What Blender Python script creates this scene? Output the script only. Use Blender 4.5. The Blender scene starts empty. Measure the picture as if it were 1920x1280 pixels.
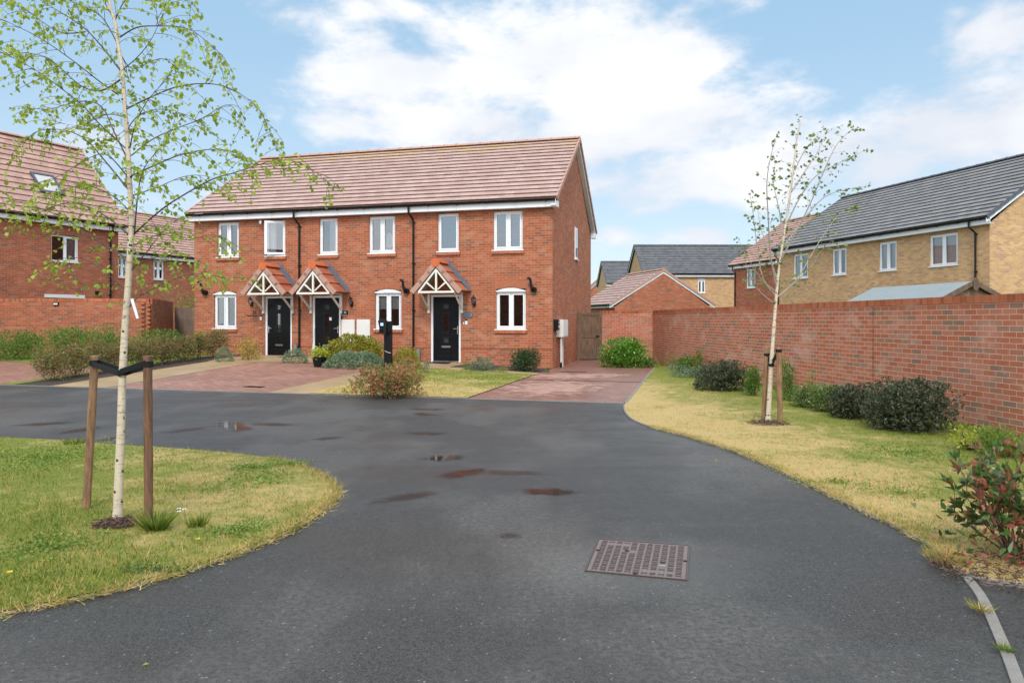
import bpy, bmesh, math, random
import numpy as np
from mathutils import Vector, Matrix
R_ = math.radians
rng = np.random.default_rng(7); random.seed(7)
SC = bpy.context.scene; COL = SC.collection
F0 = 1317.0; EYE = 1.5; HY = 600.0

# ------------------------------------------------------------------ camera
cam = bpy.data.cameras.new("camera"); camo = bpy.data.objects.new("camera", cam); COL.objects.link(camo)
camo.location = (0, 0, EYE); camo.rotation_euler = (R_(90), 0, 0)
cam.sensor_width = 36; cam.lens = F0 / 1920 * 36; cam.shift_y = -40 / 1920
cam.clip_start = 0.1; cam.clip_end = 3000
SC.camera = camo
SC.view_settings.view_transform = 'Standard'; SC.view_settings.look = 'None'
SC.view_settings.gamma = 1; SC.view_settings.exposure = 0.40
SC.cycles.max_bounces = 8; SC.cycles.transparent_max_bounces = 16
SC.cycles.sample_clamp_indirect = 6

# ------------------------------------------------------------------ node helper
class NT:
    def __init__(s, tree): s.t = tree; s.n = tree.nodes; s.l = tree.links
    def new(s, typ, **kw):
        n = s.n.new(typ)
        for k, v in kw.items(): setattr(n, k, v)
        return n
    def put(s, node, key, v):
        if v is None: return
        if isinstance(v, bpy.types.NodeSocket): s.l.new(v, node.inputs[key])
        else: node.inputs[key].default_value = v
    def m(s, op, a, b=None, c=None, clamp=False):
        n = s.new('ShaderNodeMath', operation=op, use_clamp=clamp)
        s.put(n, 0, a); s.put(n, 1, b); s.put(n, 2, c); return n.outputs[0]
    def mix(s, f, a, b, typ='RGBA', blend='MIX'):
        n = s.new('ShaderNodeMix', data_type=typ)
        if typ == 'RGBA': n.blend_type = blend
        i = {'RGBA': (6, 7), 'FLOAT': (2, 3), 'VECTOR': (4, 5)}[typ]
        s.put(n, 0, f); s.put(n, i[0], a); s.put(n, i[1], b)
        return n.outputs[{'RGBA': 2, 'FLOAT': 0, 'VECTOR': 1}[typ]]
    def noise(s, vec, scale, detail=3, rough=.5, out=0, dist=0):
        n = s.new('ShaderNodeTexNoise'); s.put(n, 'Vector', vec); s.put(n, 'Scale', scale)
        s.put(n, 'Detail', detail); s.put(n, 'Roughness', rough); s.put(n, 'Distortion', dist); return n.outputs[out]
    def ramp(s, f, stops, interp='LINEAR'):
        n = s.new('ShaderNodeValToRGB'); cr = n.color_ramp; cr.interpolation = interp
        while len(cr.elements) < len(stops): cr.elements.new(.5)
        for e, (p, c) in zip(cr.elements, stops):
            e.position = p; e.color = tuple(c) + (1,) if len(c) == 3 else c
        s.put(n, 'Fac', f); return n.outputs[0]
    def sstep(s, v, lo, hi):
        n = s.new('ShaderNodeMapRange', interpolation_type='SMOOTHSTEP')
        s.put(n, 'Value', v); s.put(n, 'From Min', lo); s.put(n, 'From Max', hi); return n.outputs[0]
    def scale(s, vec, sc):
        n = s.new('ShaderNodeVectorMath', operation='MULTIPLY'); s.put(n, 0, vec); s.put(n, 1, sc); return n.outputs[0]
    def bump(s, h, strength=.3, dist=.01):
        n = s.new('ShaderNodeBump'); s.put(n, 'Height', h); s.put(n, 'Strength', strength); s.put(n, 'Distance', dist); return n.outputs[0]

# ------------------------------------------------------------------ world: sky with clouds
w = bpy.data.worlds.new("World"); SC.world = w; w.use_nodes = True
T = NT(w.node_tree); T.n.clear()
SUN_EL, SUN_AZ = R_(46), R_(183)
sky = T.new('ShaderNodeTexSky', sky_type='NISHITA', sun_disc=False, sun_elevation=SUN_EL, sun_rotation=SUN_AZ,
            air_density=1.0, dust_density=0.6, ozone_density=1.2)
geo = T.new('ShaderNodeTexCoord'); D = geo.outputs['Generated']
sep = T.new('ShaderNodeSeparateXYZ'); T.put(sep, 0, D)
X, Y, Z = sep.outputs
az = T.m('ARCTAN2', X, Y); el = T.m('ARCSINE', Z)
blobs = [(790,140,235,90,1),(1020,120,280,115,1),(1230,105,190,95,1),(1290,215,130,75,.8),(1150,235,330,105,1),(655,238,100,52,.75),(900,240,260,80,.9),
         (1320,330,330,80,1),(1640,300,240,95,1),(1780,245,240,90,1),(1900,230,120,80,1),(1880,60,150,75,.8),(1790,25,90,40,.7),
         (545,30,120,42,.7),(700,25,110,35,.62),(1200,28,60,24,.5),(1325,440,120,34,.9),(1405,8,60,22,.5),(160,270,170,75,.8),(1480,300,120,110,.8),(1500,170,60,50,.45),
         (1160,440,70,30,.5),(300,380,200,50,.4),(1400,70,60,14,.35)]
cov = None; low = None
for (bx, by, rx, ry, wt) in blobs:
    a0 = math.atan((bx - 960) / F0); e0 = math.atan((HY - by) / F0 * math.cos(a0))
    ra = rx / F0 * math.cos(a0) ** 2; re = ry / F0 * math.cos(a0)
    u = T.m('DIVIDE', T.m('SUBTRACT', az, a0), ra); v = T.m('DIVIDE', T.m('SUBTRACT', el, e0), re)
    d = T.m('SQRT', T.m('ADD', T.m('MULTIPLY', u, u), T.m('MULTIPLY', v, v)))
    b = T.m('MULTIPLY', T.m('SUBTRACT', 1.35, d), wt)
    cov = b if cov is None else T.m('SMOOTH_MAX', cov, b, .25)
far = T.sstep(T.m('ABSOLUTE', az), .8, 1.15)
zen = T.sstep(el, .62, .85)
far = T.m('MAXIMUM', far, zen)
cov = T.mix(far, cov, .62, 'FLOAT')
ds = T.scale(D, (1, 1, 2.0))
n1 = T.noise(ds, 5.5, 9, .56, dist=.25); n2 = T.noise(ds, 16, 7, .6); n3 = T.noise(ds, 2.6, 4, .5)
dens = T.m('ADD', cov, T.m('ADD', T.m('MULTIPLY', T.m('SUBTRACT', n1, .5), 2.8), T.m('MULTIPLY', T.m('SUBTRACT', n2, .5), 1.3)))
alpha = T.sstep(dens, .12, .95)
shade = T.m('ADD', T.m('MULTIPLY', n3, .9), T.m('MULTIPLY', T.m('SUBTRACT', n1, .5), 1.0))
ccol = T.ramp(shade, [(.28, (.62, .65, .71)), (.46, (.72, .735, .775)), (.62, (.81, .815, .825))])
skyc = T.scale(sky.outputs[0], (.1, .1, .1))
# hazy band near the horizon
haz = T.sstep(el, .42, 0.0)
blue = T.mix(.62, skyc, T.mix(haz, (.39, .61, .80, 1), (.60, .72, .81, 1)))
col = T.mix(T.m('MULTIPLY', alpha, .97), blue, ccol)
# whole sky, blue and cloud, boosted towards the sun; added to light the scene
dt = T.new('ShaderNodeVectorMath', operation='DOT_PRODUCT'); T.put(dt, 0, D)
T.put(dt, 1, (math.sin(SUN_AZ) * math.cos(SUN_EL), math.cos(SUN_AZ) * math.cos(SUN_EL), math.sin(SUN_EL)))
sky_boost = T.m('ADD', 1.0, T.m('MULTIPLY', T.sstep(dt.outputs['Value'], -.15, .95), 1.2))
col = T.scale(col, sky_boost) if False else T.mix(1.0, col, sky_boost, blend='MULTIPLY')
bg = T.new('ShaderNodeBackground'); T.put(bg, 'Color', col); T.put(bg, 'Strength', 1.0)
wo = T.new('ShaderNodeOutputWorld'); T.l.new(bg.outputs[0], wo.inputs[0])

# ------------------------------------------------------------------ sun
sl = bpy.data.lights.new("sun", 'SUN'); so = bpy.data.objects.new("sun", sl); COL.objects.link(so)
sl.energy = 1.6; sl.angle = R_(12); sl.color = (1, .94, .85)
sd = Vector((math.sin(SUN_AZ) * math.cos(SUN_EL), math.cos(SUN_AZ) * math.cos(SUN_EL), math.sin(SUN_EL)))
so.rotation_euler = sd.to_track_quat('Z', 'Y').to_euler(); so.location = (0, 0, 40)

# ------------------------------------------------------------------ geometry helpers
class Fr:
    """a local frame on the ground: s along a facade (rightwards), v into the building"""
    def __init__(s, o, ux):
        n = math.hypot(*ux); s.o = o; s.ux = (ux[0] / n, ux[1] / n); s.uy = (-s.ux[1], s.ux[0])
    def __call__(s, a, v, z=0.0):
        return (s.o[0] + s.ux[0] * a + s.uy[0] * v, s.o[1] + s.ux[1] * a + s.uy[1] * v, z)
    def inv(s, x, y):
        dx, dy = x - s.o[0], y - s.o[1]
        return dx * s.ux[0] + dy * s.ux[1], dx * s.uy[0] + dy * s.uy[1]
WF = Fr((0, 0), (1, 0))
M = Fr((1.237, 21.43), (.968, -.2504))      # the terrace facing the camera
def gz(x, y):
    """gentle rise of the plots towards the terrace"""
    s, v = M.inv(x, y)
    r = min(1, max(0, (v + 8.2) / 6.5))
    return min(.3, max(0, -.042 * s)) * r
def gnd(px, py, z=None):
    z0 = 0 if z is None else z
    for _ in range(1 if z is not None else 12):
        d = (EYE - z0) * F0 / (py - HY); x = (px - 960) / F0 * d
        if z is None: z0 = z0 * .5 + gz(x, d) * .5
    return x, d
class MB:
    def __init__(s): s.v = []; s.f = []; s.sm = False
    def add(s, vs, fs):
        b = len(s.v); s.v += [tuple(p) for p in vs]; s.f += [tuple(b + i for i in f) for f in fs]; return s
    def quad(s, *p): return s.add(p, [tuple(range(len(p)))])
    def box(s, F, s0, s1, v0, v1, z0, z1):
        P = [F(a, b, c) for c in (z0, z1) for b in (v0, v1) for a in (s0, s1)]
        return s.add(P, [(0, 2, 3, 1), (4, 5, 7, 6), (0, 1, 5, 4), (2, 6, 7, 3), (0, 4, 6, 2), (1, 3, 7, 5)])
    def prism(s, F, prof, s0, s1):
        """profile of (v,z) extruded along s"""
        n = len(prof); P = [F(s0, v, z) for v, z in prof] + [F(s1, v, z) for v, z in prof]
        return s.add(P, [tuple(range(n)), tuple(range(2 * n - 1, n - 1, -1))] + [(i, i + n, (i + 1) % n + n, (i + 1) % n) for i in range(n)])
    def prismv(s, F, prof, v0, v1):
        """profile of (s,z) extruded along v"""
        n = len(prof); P = [F(a, v0, z) for a, z in prof] + [F(a, v1, z) for a, z in prof]
        return s.add(P, [tuple(range(n)), tuple(range(2 * n - 1, n - 1, -1))] + [(i, i + n, (i + 1) % n + n, (i + 1) % n) for i in range(n)])
    def tube(s, path, r, seg=8, caps=True):
        path = [Vector(p) for p in path]; n = len(path)
        rs = r if isinstance(r, (list, tuple)) else [r] * n
        rings = []; up = Vector((0, 0, 1))
        t0 = (path[1] - path[0]).normalized()
        a = t0.cross(up if abs(t0.z) < .9 else Vector((1, 0, 0))).normalized()
        for i, p in enumerate(path):
            t = (path[min(i + 1, n - 1)] - path[max(i - 1, 0)]).normalized()
            a = (a - t * a.dot(t)).normalized(); b = t.cross(a)
            rings.append([p + (a * math.cos(2 * math.pi * k / seg) + b * math.sin(2 * math.pi * k / seg)) * rs[i] for k in range(seg)])
        vs = [q for rg in rings for q in rg]; fs = []
        for i in range(n - 1):
            for k in range(seg):
                k2 = (k + 1) % seg; fs.append((i * seg + k, i * seg + k2, (i + 1) * seg + k2, (i + 1) * seg + k))
        if caps: fs += [tuple(range(seg))[::-1], tuple((n - 1) * seg + k for k in range(seg))]
        return s.add(vs, fs)
    def build(s, name, mat, parent=None, smooth=False, uv=None):
        org = Vector((0, 0, 0)); p = parent
        while p is not None: org += p.location; p = p.parent
        V = np.array(s.v, dtype=float).reshape(-1, 3)
        if parent is None: org = Vector((V[:, 0].mean(), V[:, 1].mean(), V[:, 2].min()))
        me = bpy.data.meshes.new(name); me.from_pydata((V - np.array(org)).tolist(), [], s.f); me.materials.append(mat)
        # UVs in metres, horizontal along each face and up it
        u = me.uv_layers.new(name="UVMap"); uvs = []
        for f in me.polygons:
            nrm = f.normal
            if abs(nrm.z) > .93:
                for vi in f.vertices:
                    q = V[vi]; uvs += (uv(q[0], q[1]) if uv else (q[0], q[1]))
            else:
                t = Vector((-nrm.y, nrm.x, 0)).normalized(); b = nrm.cross(t)
                for vi in f.vertices:
                    q = V[vi]; uvs += (q[0] * t.x + q[1] * t.y, q[0] * b.x + q[1] * b.y + q[2] * b.z)
        u.data.foreach_set('uv', uvs)
        if smooth: me.polygons.foreach_set('use_smooth', [True] * len(me.polygons))
        o = bpy.data.objects.new(name, me); COL.objects.link(o)
        if parent is None: o.location = org
        else: o.parent = parent
        return o
def tag(o, label=None, cat=None, group=None, kind=None):
    for k, v in (('label', label), ('category', cat), ('group', group), ('kind', kind)):
        if v: o[k] = v
    return o
def thing(name, loc, label, cat, group=None, kind=None):
    o = bpy.data.objects.new(name, None); COL.objects.link(o); o.location = loc; o.empty_display_size = .2
    return tag(o, label, cat, group, kind)

# ------------------------------------------------------------------ materials
def mat_new(name):
    m = bpy.data.materials.new(name); m.use_nodes = True; t = NT(m.node_tree)
    b = t.n['Principled BSDF']; return m, t, b
def plain(name, col, rough=.5, metal=0, var=.12, vs=6, spec=None, bump=0, coat=0):
    m, t, b = mat_new(name)
    pos = t.new('ShaderNodeNewGeometry').outputs['Position']
    n = t.noise(pos, vs, 5, .6)
    c = t.mix(n, tuple(x * (1 - var) for x in col) + (1,), tuple(min(1, x * (1 + var)) for x in col) + (1,))
    t.put(b, 'Base Color', c); t.put(b, 'Roughness', t.m('ADD', rough - .06, t.m('MULTIPLY', n, .12))); t.put(b, 'Metallic', metal)
    if spec is not None: t.put(b, 'Specular IOR Level', spec)
    if coat: t.put(b, 'Coat Weight', coat); t.put(b, 'Coat Roughness', .1)
    if bump: t.put(b, 'Normal', t.bump(t.noise(pos, vs * 8, 4), bump, .01))
    return m
def brick(name, stops, mortar, bw=.225, rh=.075, ms=.0055, offs=.5, bloom=.0, bloomc=(.62, .47, .38), patch=None, bump=.35, rough=.85):
    m, t, b = mat_new(name)
    uv = t.new('ShaderNodeUVMap').outputs[0]; pos = t.new('ShaderNodeNewGeometry').outputs['Position']
    wob = t.noise(uv, 9, 2, out=1)
    uvw = t.new('ShaderNodeVectorMath', operation='ADD'); t.put(uvw, 0, uv); t.put(uvw, 1, t.scale(wob, (.004, .004, 0)))
    br = t.new('ShaderNodeTexBrick', offset=offs, offset_frequency=2, squash=1)
    t.put(br, 'Vector', uvw.outputs[0]); t.put(br, 'Color1', (0, 0, 0, 1)); t.put(br, 'Color2', (1, 1, 1, 1)); t.put(br, 'Mortar', (.5, .5, .5, 1))
    t.put(br, 'Scale', 1); t.put(br, 'Mortar Size', ms); t.put(br, 'Mortar Smooth', .25); t.put(br, 'Bias', 0)
    t.put(br, 'Brick Width', bw); t.put(br, 'Row Height', rh)
    c = t.ramp(br.outputs[0], stops)
    fine = t.noise(uv, 60, 4, .65); mid = t.noise(uv, 4, 4, .6); big = t.noise(pos, .55, 3, .55)
    c = t.mix(.42, c, t.ramp(fine, [(.3, (.36, .36, .36)), (.7, (.62, .62, .62))]), blend='OVERLAY')
    c = t.mix(.55, c, t.ramp(mid, [(.3, (.42, .40, .40)), (.7, (.58, .57, .56))]), blend='OVERLAY')
    c = t.mix(.5, c, t.ramp(big, [(.35, (.42, .42, .43)), (.65, (.57, .56, .55))]), blend='OVERLAY')
    if bloom:
        bl = t.m('MULTIPLY', t.sstep(t.noise(t.scale(pos, (1, 1, 1.8)), 1.3, 5, .62), .53, .72), t.m('MULTIPLY', t.m('ADD', fine, .35), bloom), clamp=True)
        c = t.mix(bl, c, tuple(bloomc) + (1,))
    mc = t.mix(t.noise(uv, 7, 3), tuple(x * .8 for x in mortar) + (1,), tuple(min(1, x * 1.15) for x in mortar) + (1,))
    c = t.mix(br.outputs[1], c, mc)
    t.put(b, 'Base Color', c); t.put(b, 'Roughness', rough); t.put(b, 'Specular IOR Level', .25)
    h = t.m('ADD', t.m('MULTIPLY', t.m('SUBTRACT', 1, br.outputs[1]), 1), t.m('MULTIPLY', fine, .25))
    t.put(b, 'Normal', t.bump(h, bump, .008))
    return m
redst = [(0, (.19, .095, .062)), (.1, (.26, .095, .052)), (.25, (.32, .095, .047)), (.5, (.35, .105, .05)), (.75, (.38, .12, .058)), (.9, (.39, .15, .085)), (1, (.33, .16, .10))]
redst_w = [(0, (.27, .17, .12)), (.12, (.36, .19, .13)), (.24, (.44, .145, .085)), (.5, (.47, .155, .088)), (.72, (.51, .19, .125)), (.9, (.50, .21, .145)), (1, (.40, .22, .155))]
yelst = [(0, (.37, .225, .15)), (.12, (.44, .265, .145)), (.4, (.50, .305, .145)), (.7, (.55, .34, .16)), (.9, (.58, .375, .19)), (1, (.45, .28, .175))]
MT = {}
MT['brick'] = brick('red_house_brick', redst, (.46, .26, .16), bloom=.38, bloomc=(.50, .28, .17))
MT['brick_far'] = brick('red_brick_left', redst, (.42, .23, .15), bloom=.35, bloomc=(.46, .24, .15))
MT['brick_wall'] = brick('red_garden_wall_brick', redst_w, (.66, .44, .29), bloom=.85, bloomc=(.60, .34, .26))
MT['soldier'] = brick('brick_on_edge', [(0, (.28, .075, .035)), (.5, (.37, .105, .045)), (1, (.42, .14, .06))], (.46, .27, .17), bw=.075, rh=.24, offs=0, bloom=.15)
MT['soldier_dark'] = brick('coping_brick_on_edge', [(0, (.30, .08, .035)), (.5, (.42, .115, .05)), (1, (.48, .17, .08))], (.36, .20, .12), bw=.0765, rh=.5, offs=0, bloom=.2)
MT['yellow'] = brick('buff_brick', yelst, (.56, .40, .23), bloom=.45, bloomc=(.36, .21, .14))
def tile_mat(name, c0, c1, c2, lichen=0, tw=.29):
    m, t, b = mat_new(name)
    uv = t.new('ShaderNodeUVMap').outputs[0]; pos = t.new('ShaderNodeNewGeometry').outputs['Position']
    br = t.new('ShaderNodeTexBrick', offset=.5, offset_frequency=2)
    t.put(br, 'Vector', uv); t.put(br, 'Color1', (0, 0, 0, 1)); t.put(br, 'Color2', (1, 1, 1, 1)); t.put(br, 'Mortar', (.5, .5, .5, 1))
    t.put(br, 'Scale', 1); t.put(br, 'Mortar Size', .004); t.put(br, 'Mortar Smooth', .2); t.put(br, 'Brick Width', tw); t.put(br, 'Row Height', .33)
    c = t.ramp(br.outputs[0], [(0, c0), (.5, c1), (1, c2)])
    c = t.mix(.3, c, t.ramp(t.noise(pos, 3, 5, .65), [(.3, (.38, .38, .38)), (.7, (.6, .6, .6))]), blend='OVERLAY')
    c = t.mix(.5, c, t.ramp(t.noise(pos, 40, 4, .65), [(.3, (.40, .40, .40)), (.7, (.6, .6, .6))]), blend='OVERLAY')
    if lichen:
        z = t.new('ShaderNodeSeparateXYZ'); t.put(z, 0, pos)
        k = t.m('MULTIPLY', t.sstep(z.outputs[2], lichen - .55, lichen), t.sstep(t.noise(pos, 1.6, 5, .7), .38, .62))
        c = t.mix(t.m('MULTIPLY', k, .6), c, (.46, .31, .07, 1))
    jn = t.m('MULTIPLY', br.outputs[1], .55)
    c = t.mix(jn, c, tuple(x * .35 for x in c0) + (1,))
    t.put(b, 'Base Color', c); t.put(b, 'Roughness', .7); t.put(b, 'Specular IOR Level', .3)
    t.put(b, 'Normal', t.bump(t.m('SUBTRACT', t.m('MULTIPLY', t.noise(pos, 60, 3), .3), br.outputs[1]), .4, .006))
    return m
MT['tile_red'] = tile_mat('brown_red_roof_tile', (.375, .24, .20), (.42, .28, .235), (.46, .32, .275), lichen=7.95)
MT['tile_red2'] = tile_mat('red_roof_tile', (.36, .215, .17), (.42, .25, .20), (.47, .30, .24))
MT['tile_grey'] = tile_mat('grey_roof_tile', (.175, .168, .162), (.205, .197, .19), (.235, .226, .218))
MT['tile_slate'] = tile_mat('dark_grey_roof_tile', (.10, .10, .104), (.125, .125, .128), (.15, .15, .15))
MT['tile_orange'] = tile_mat('orange_canopy_tile', (.32, .085, .045), (.38, .11, .055), (.44, .15, .08), tw=.6)
MT['verge'] = plain('verge_tile', (.42, .24, .18), .75, var=.3, vs=9)
MT['ridge_orange'] = plain('orange_ridge_tile', (.56, .12, .03), .6, var=.2)
MT['verge_grey'] = plain('grey_verge_tile', (.07, .075, .09), .5)
MT['white'] = plain('white_upvc', (.78, .79, .80), .35, var=.03, vs=3)
MT['paintwhite'] = plain('cream_white_painted_timber', (.74, .70, .62), .5, var=.07)
MT['fascia'] = plain('white_fascia_board', (.73, .74, .75), .4, var=.05, vs=2)
MT['black'] = plain('black_plastic', (.008, .008, .009), .4, var=.3, spec=.22)
MT['door'] = plain('black_composite_door', (.006, .006, .007), .32, var=.3, spec=.22)
MT['doortrim'] = plain('black_door_moulding', (.012, .012, .014), .28, var=.2, spec=.4)
MT['lead'] = plain('lead_flashing', (.12, .135, .16), .55, var=.25, vs=12)
MT['chrome'] = plain('brushed_steel', (.62, .62, .60), .28, 1, var=.05)
MT['lintel'] = plain('pale_soffit_lintel', (.42, .38, .33), .7, var=.12)
MT['conc'] = plain('concrete_edging', (.22, .20, .175), .85, var=.35, vs=14, bump=.4)
MT['meter'] = plain('off_white_meter_box', (.70, .68, .63), .5, var=.05)
MT['slate'] = plain('slate_sign', (.09, .115, .15), .5, var=.2)
MT['room'] = plain('dim_room_wall', (.12, .10, .09), .9)
def curtain_mat():
    m, t, b = mat_new('pale_curtain_cloth'); uv = t.new('ShaderNodeUVMap').outputs[0]
    t.put(b, 'Base Color', t.mix(t.noise(uv, 3, 2), (.50, .48, .46, 1), (.68, .66, .63, 1))); t.put(b, 'Roughness', .9); return m
MT['curtain'] = curtain_mat()
MT['curtain_mauve'] = plain('mauve_curtain_cloth', (.42, .36, .38), .9)
def glass(name, tint, refl):
    m, t, b = mat_new(name); t.n.remove(b)
    fr = t.new('ShaderNodeFresnel'); t.put(fr, 'IOR', 1.5)
    pos = t.new('ShaderNodeNewGeometry').outputs['Position']
    g = t.new('ShaderNodeBsdfGlossy'); t.put(g, 'Color', (.9, .93, .96, 1)); t.put(g, 'Roughness', .015)
    t.put(g, 'Normal', t.bump(t.noise(pos, .6, 1), .012, .05))
    tr = t.new('ShaderNodeBsdfTransparent'); t.put(tr, 'Color', tint + (1,))
    mx = t.new('ShaderNodeMixShader'); t.put(mx, 0, t.m('ADD', t.m('MULTIPLY', fr.outputs[0], 1.2), refl, clamp=True))
    t.l.new(tr.outputs[0], mx.inputs[1]); t.l.new(g.outputs[0], mx.inputs[2]); t.l.new(mx.outputs[0], t.n['Material Output'].inputs[0])
    return m
MT['glass'] = glass('window_glass', (.80, .82, .82), .15)
MT['skyglass'] = glass('roof_window_glass', (.9, .92, .94), .5)
def asphalt():
    m, t, b = mat_new('damp_tarmac'); pos = t.new('ShaderNodeNewGeometry').outputs['Position']
    f = t.noise(pos, 95, 3, .8); f2 = t.noise(pos, 30, 5, .8); big = t.noise(t.scale(pos, (1, .6, 1)), .55, 6, .6); st = t.noise(t.scale(pos, (.35, 1.5, 1)), .8, 4, .6, dist=.6)
    vor = t.new('ShaderNodeTexVoronoi'); t.put(vor, 'Vector', pos); t.put(vor, 'Scale', 85); t.put(vor, 'Randomness', 1)
    vcol = t.new('ShaderNodeSeparateColor'); t.l.new(vor.outputs['Color'], vcol.inputs[0])
    c = t.mix(vcol.outputs[0], (.015, .014, .0125, 1), (.080, .074, .066, 1))
    c = t.mix(.5, c, t.mix(t.sstep(f, .40, .60), (.013, .012, .011, 1), (.090, .084, .074, 1)))
    c = t.mix(t.m('MULTIPLY', t.sstep(big, .44, .60), .9), c, t.mix(t.sstep(f2, .35, .65), (.048, .044, .038, 1), (.130, .120, .106, 1)))
    chip = t.m('MULTIPLY', t.m('GREATER_THAN', vcol.outputs[1], .98), t.m('LESS_THAN', vor.outputs['Distance'], t.m('MULTIPLY', vcol.outputs[2], .6)))
    c = t.mix(t.m('MULTIPLY', chip, .5), c, (.30, .29, .27, 1))
    # paler washed patch round the iron cover
    d = t.new('ShaderNodeVectorMath', operation='DISTANCE'); t.put(d, 0, t.scale(pos, (1, 1.5, 1))); t.put(d, 1, (.75, 6.45, 0))
    ring = t.m('MULTIPLY', t.sstep(t.m('ADD', d.outputs['Value'], t.m('MULTIPLY', t.m('SUBTRACT', t.noise(pos, 2.5, 5, .7), .5), .9)), 1.05, .35), .2)
    c = t.mix(ring, c, (.20, .188, .168, 1))
    t.put(b, 'Base Color', c)
    t.put(b, 'Roughness', t.m('ADD', .2, t.m('ADD', t.m('MULTIPLY', big, .22), t.m('MULTIPLY', t.sstep(st, .35, .62), .26))))
    t.put(b, 'Specular IOR Level', .5)
    h = t.m('ADD', t.m('MULTIPLY', f, 1.0), t.m('ADD', t.m('MULTIPLY', f2, .25), t.m('MULTIPLY', vcol.outputs[2], .7)))
    t.put(b, 'Normal', t.bump(h, .6, .01)); return m
MT['asphalt'] = asphalt()
def paving(name, c0, c1, c2, joint, dry=None, bw=.2, rh=.1):
    m, t, b = mat_new(name); uv = t.new('ShaderNodeUVMap').outputs[0]; pos = t.new('ShaderNodeNewGeometry').outputs['Position']
    br = t.new('ShaderNodeTexBrick', offset=.5, offset_frequency=2)
    t.put(br, 'Vector', uv); t.put(br, 'Color1', (0, 0, 0, 1)); t.put(br, 'Color2', (1, 1, 1, 1)); t.put(br, 'Mortar', (.5, .5, .5, 1))
    t.put(br, 'Scale', 1); t.put(br, 'Mortar Size', .008); t.put(br, 'Mortar Smooth', .2); t.put(br, 'Brick Width', bw); t.put(br, 'Row Height', rh)
    c = t.ramp(br.outputs[0], [(0, c0), (.5, c1), (1, c2)])
    c = t.mix(.7, c, t.ramp(t.noise(pos, .9, 5, .6), [(.3, (.36, .36, .37)), (.7, (.6, .59, .58))]), blend='OVERLAY')
    c = t.mix(.4, c, t.ramp(t.noise(pos, 50, 3), [(.3, (.4, .4, .4)), (.7, (.6, .6, .6))]), blend='OVERLAY')
    rough = .5
    if dry:
        sp = t.new('ShaderNodeSeparateXYZ'); t.put(sp, 0, uv); k = None
        for (s, v, rs, rv) in dry:
            a = t.m('DIVIDE', t.m('SUBTRACT', sp.outputs[0], s), rs); e = t.m('DIVIDE', t.m('SUBTRACT', sp.outputs[1], v), rv)
            q = t.m('SUBTRACT', 1, t.m('SQRT', t.m('ADD', t.m('MULTIPLY', a, a), t.m('MULTIPLY', e, e))))
            k = q if k is None else t.m('MAXIMUM', k, q)
        k = t.m('ADD', k, t.m('ADD', t.m('MULTIPLY', t.m('SUBTRACT', t.noise(pos, 4, 5, .7), .5), 1.1), t.m('MULTIPLY', t.m('SUBTRACT', br.outputs[0], .5), .8)))
        k = t.sstep(k, -.02, .35); c = t.mix(t.m('MULTIPLY', k, .8), c, t.mix(br.outputs[0], (.38, .21, .155, 1), (.50, .30, .23, 1)))
        rough = t.mix(k, .42, .8, 'FLOAT')
    c = t.mix(t.m('MULTIPLY', br.outputs[1], .7), c, joint + (1,))
    t.put(b, 'Base Color', c); t.put(b, 'Roughness', rough); t.put(b, 'Specular IOR Level', .4)
    t.put(b, 'Normal', t.bump(t.m('SUBTRACT', 1, br.outputs[1]), .35, .006)); return m
MT['pave_red'] = paving('red_block_paving', (.24, .115, .08), (.31, .15, .105), (.38, .195, .14), (.13, .07, .05))
MT['pave_right'] = paving('damp_red_block_paving', (.20, .095, .068), (.26, .122, .088), (.32, .16, .115), (.08, .045, .034),
                          dry=[(.75, -2.6, 1.15, .9), (1.15, -5.7, 1.1, 1.7), (1.9, -1.9, .6, .5)])
MT['pave_tan'] = paving('buff_paving', (.33, .225, .115), (.36, .245, .125), (.39, .27, .145), (.20, .14, .08), bw=.6, rh=.6)
MT['soil'] = plain('dark_bark_soil', (.05, .034, .024), .95, var=.5, vs=25, bump=.8)
MT['ironrust'] = plain('worn_iron_cover', (.19, .145, .13), .5, .15, var=.22, vs=14, bump=.3)
MT['ironwet'] = plain('wet_dark_iron_tread', (.085, .055, .048), .35, .2, var=.3, vs=30)
def grass_ground():
    m, t, b = mat_new('lawn_thatch'); pos = t.new('ShaderNodeNewGeometry').outputs['Position']
    at = t.new('ShaderNodeAttribute', attribute_name='dry').outputs['Fac']
    n = t.m('ADD', t.m('MULTIPLY', t.noise(pos, 1.1, 5, .65), .55), t.m('MULTIPLY', t.noise(pos, 5, 4, .65), .45)); f = t.noise(t.scale(pos, (1, .6, 1)), 45, 5, .75)
    k = t.sstep(t.m('ADD', at, t.m('MULTIPLY', t.m('SUBTRACT', n, .5), 2.2)), .2, .8)
    g = t.mix(f, (.10, .12, .02, 1), (.27, .29, .06, 1)); d = t.mix(f, (.30, .21, .08, 1), (.66, .49, .22, 1))
    t.put(b, 'Base Color', t.mix(k, g, d)); t.put(b, 'Roughness', .95); t.put(b, 'Specular IOR Level', .15)
    t.put(b, 'Normal', t.bump(f, .7, .03)); return m
MT['thatch'] = grass_ground()
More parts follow.
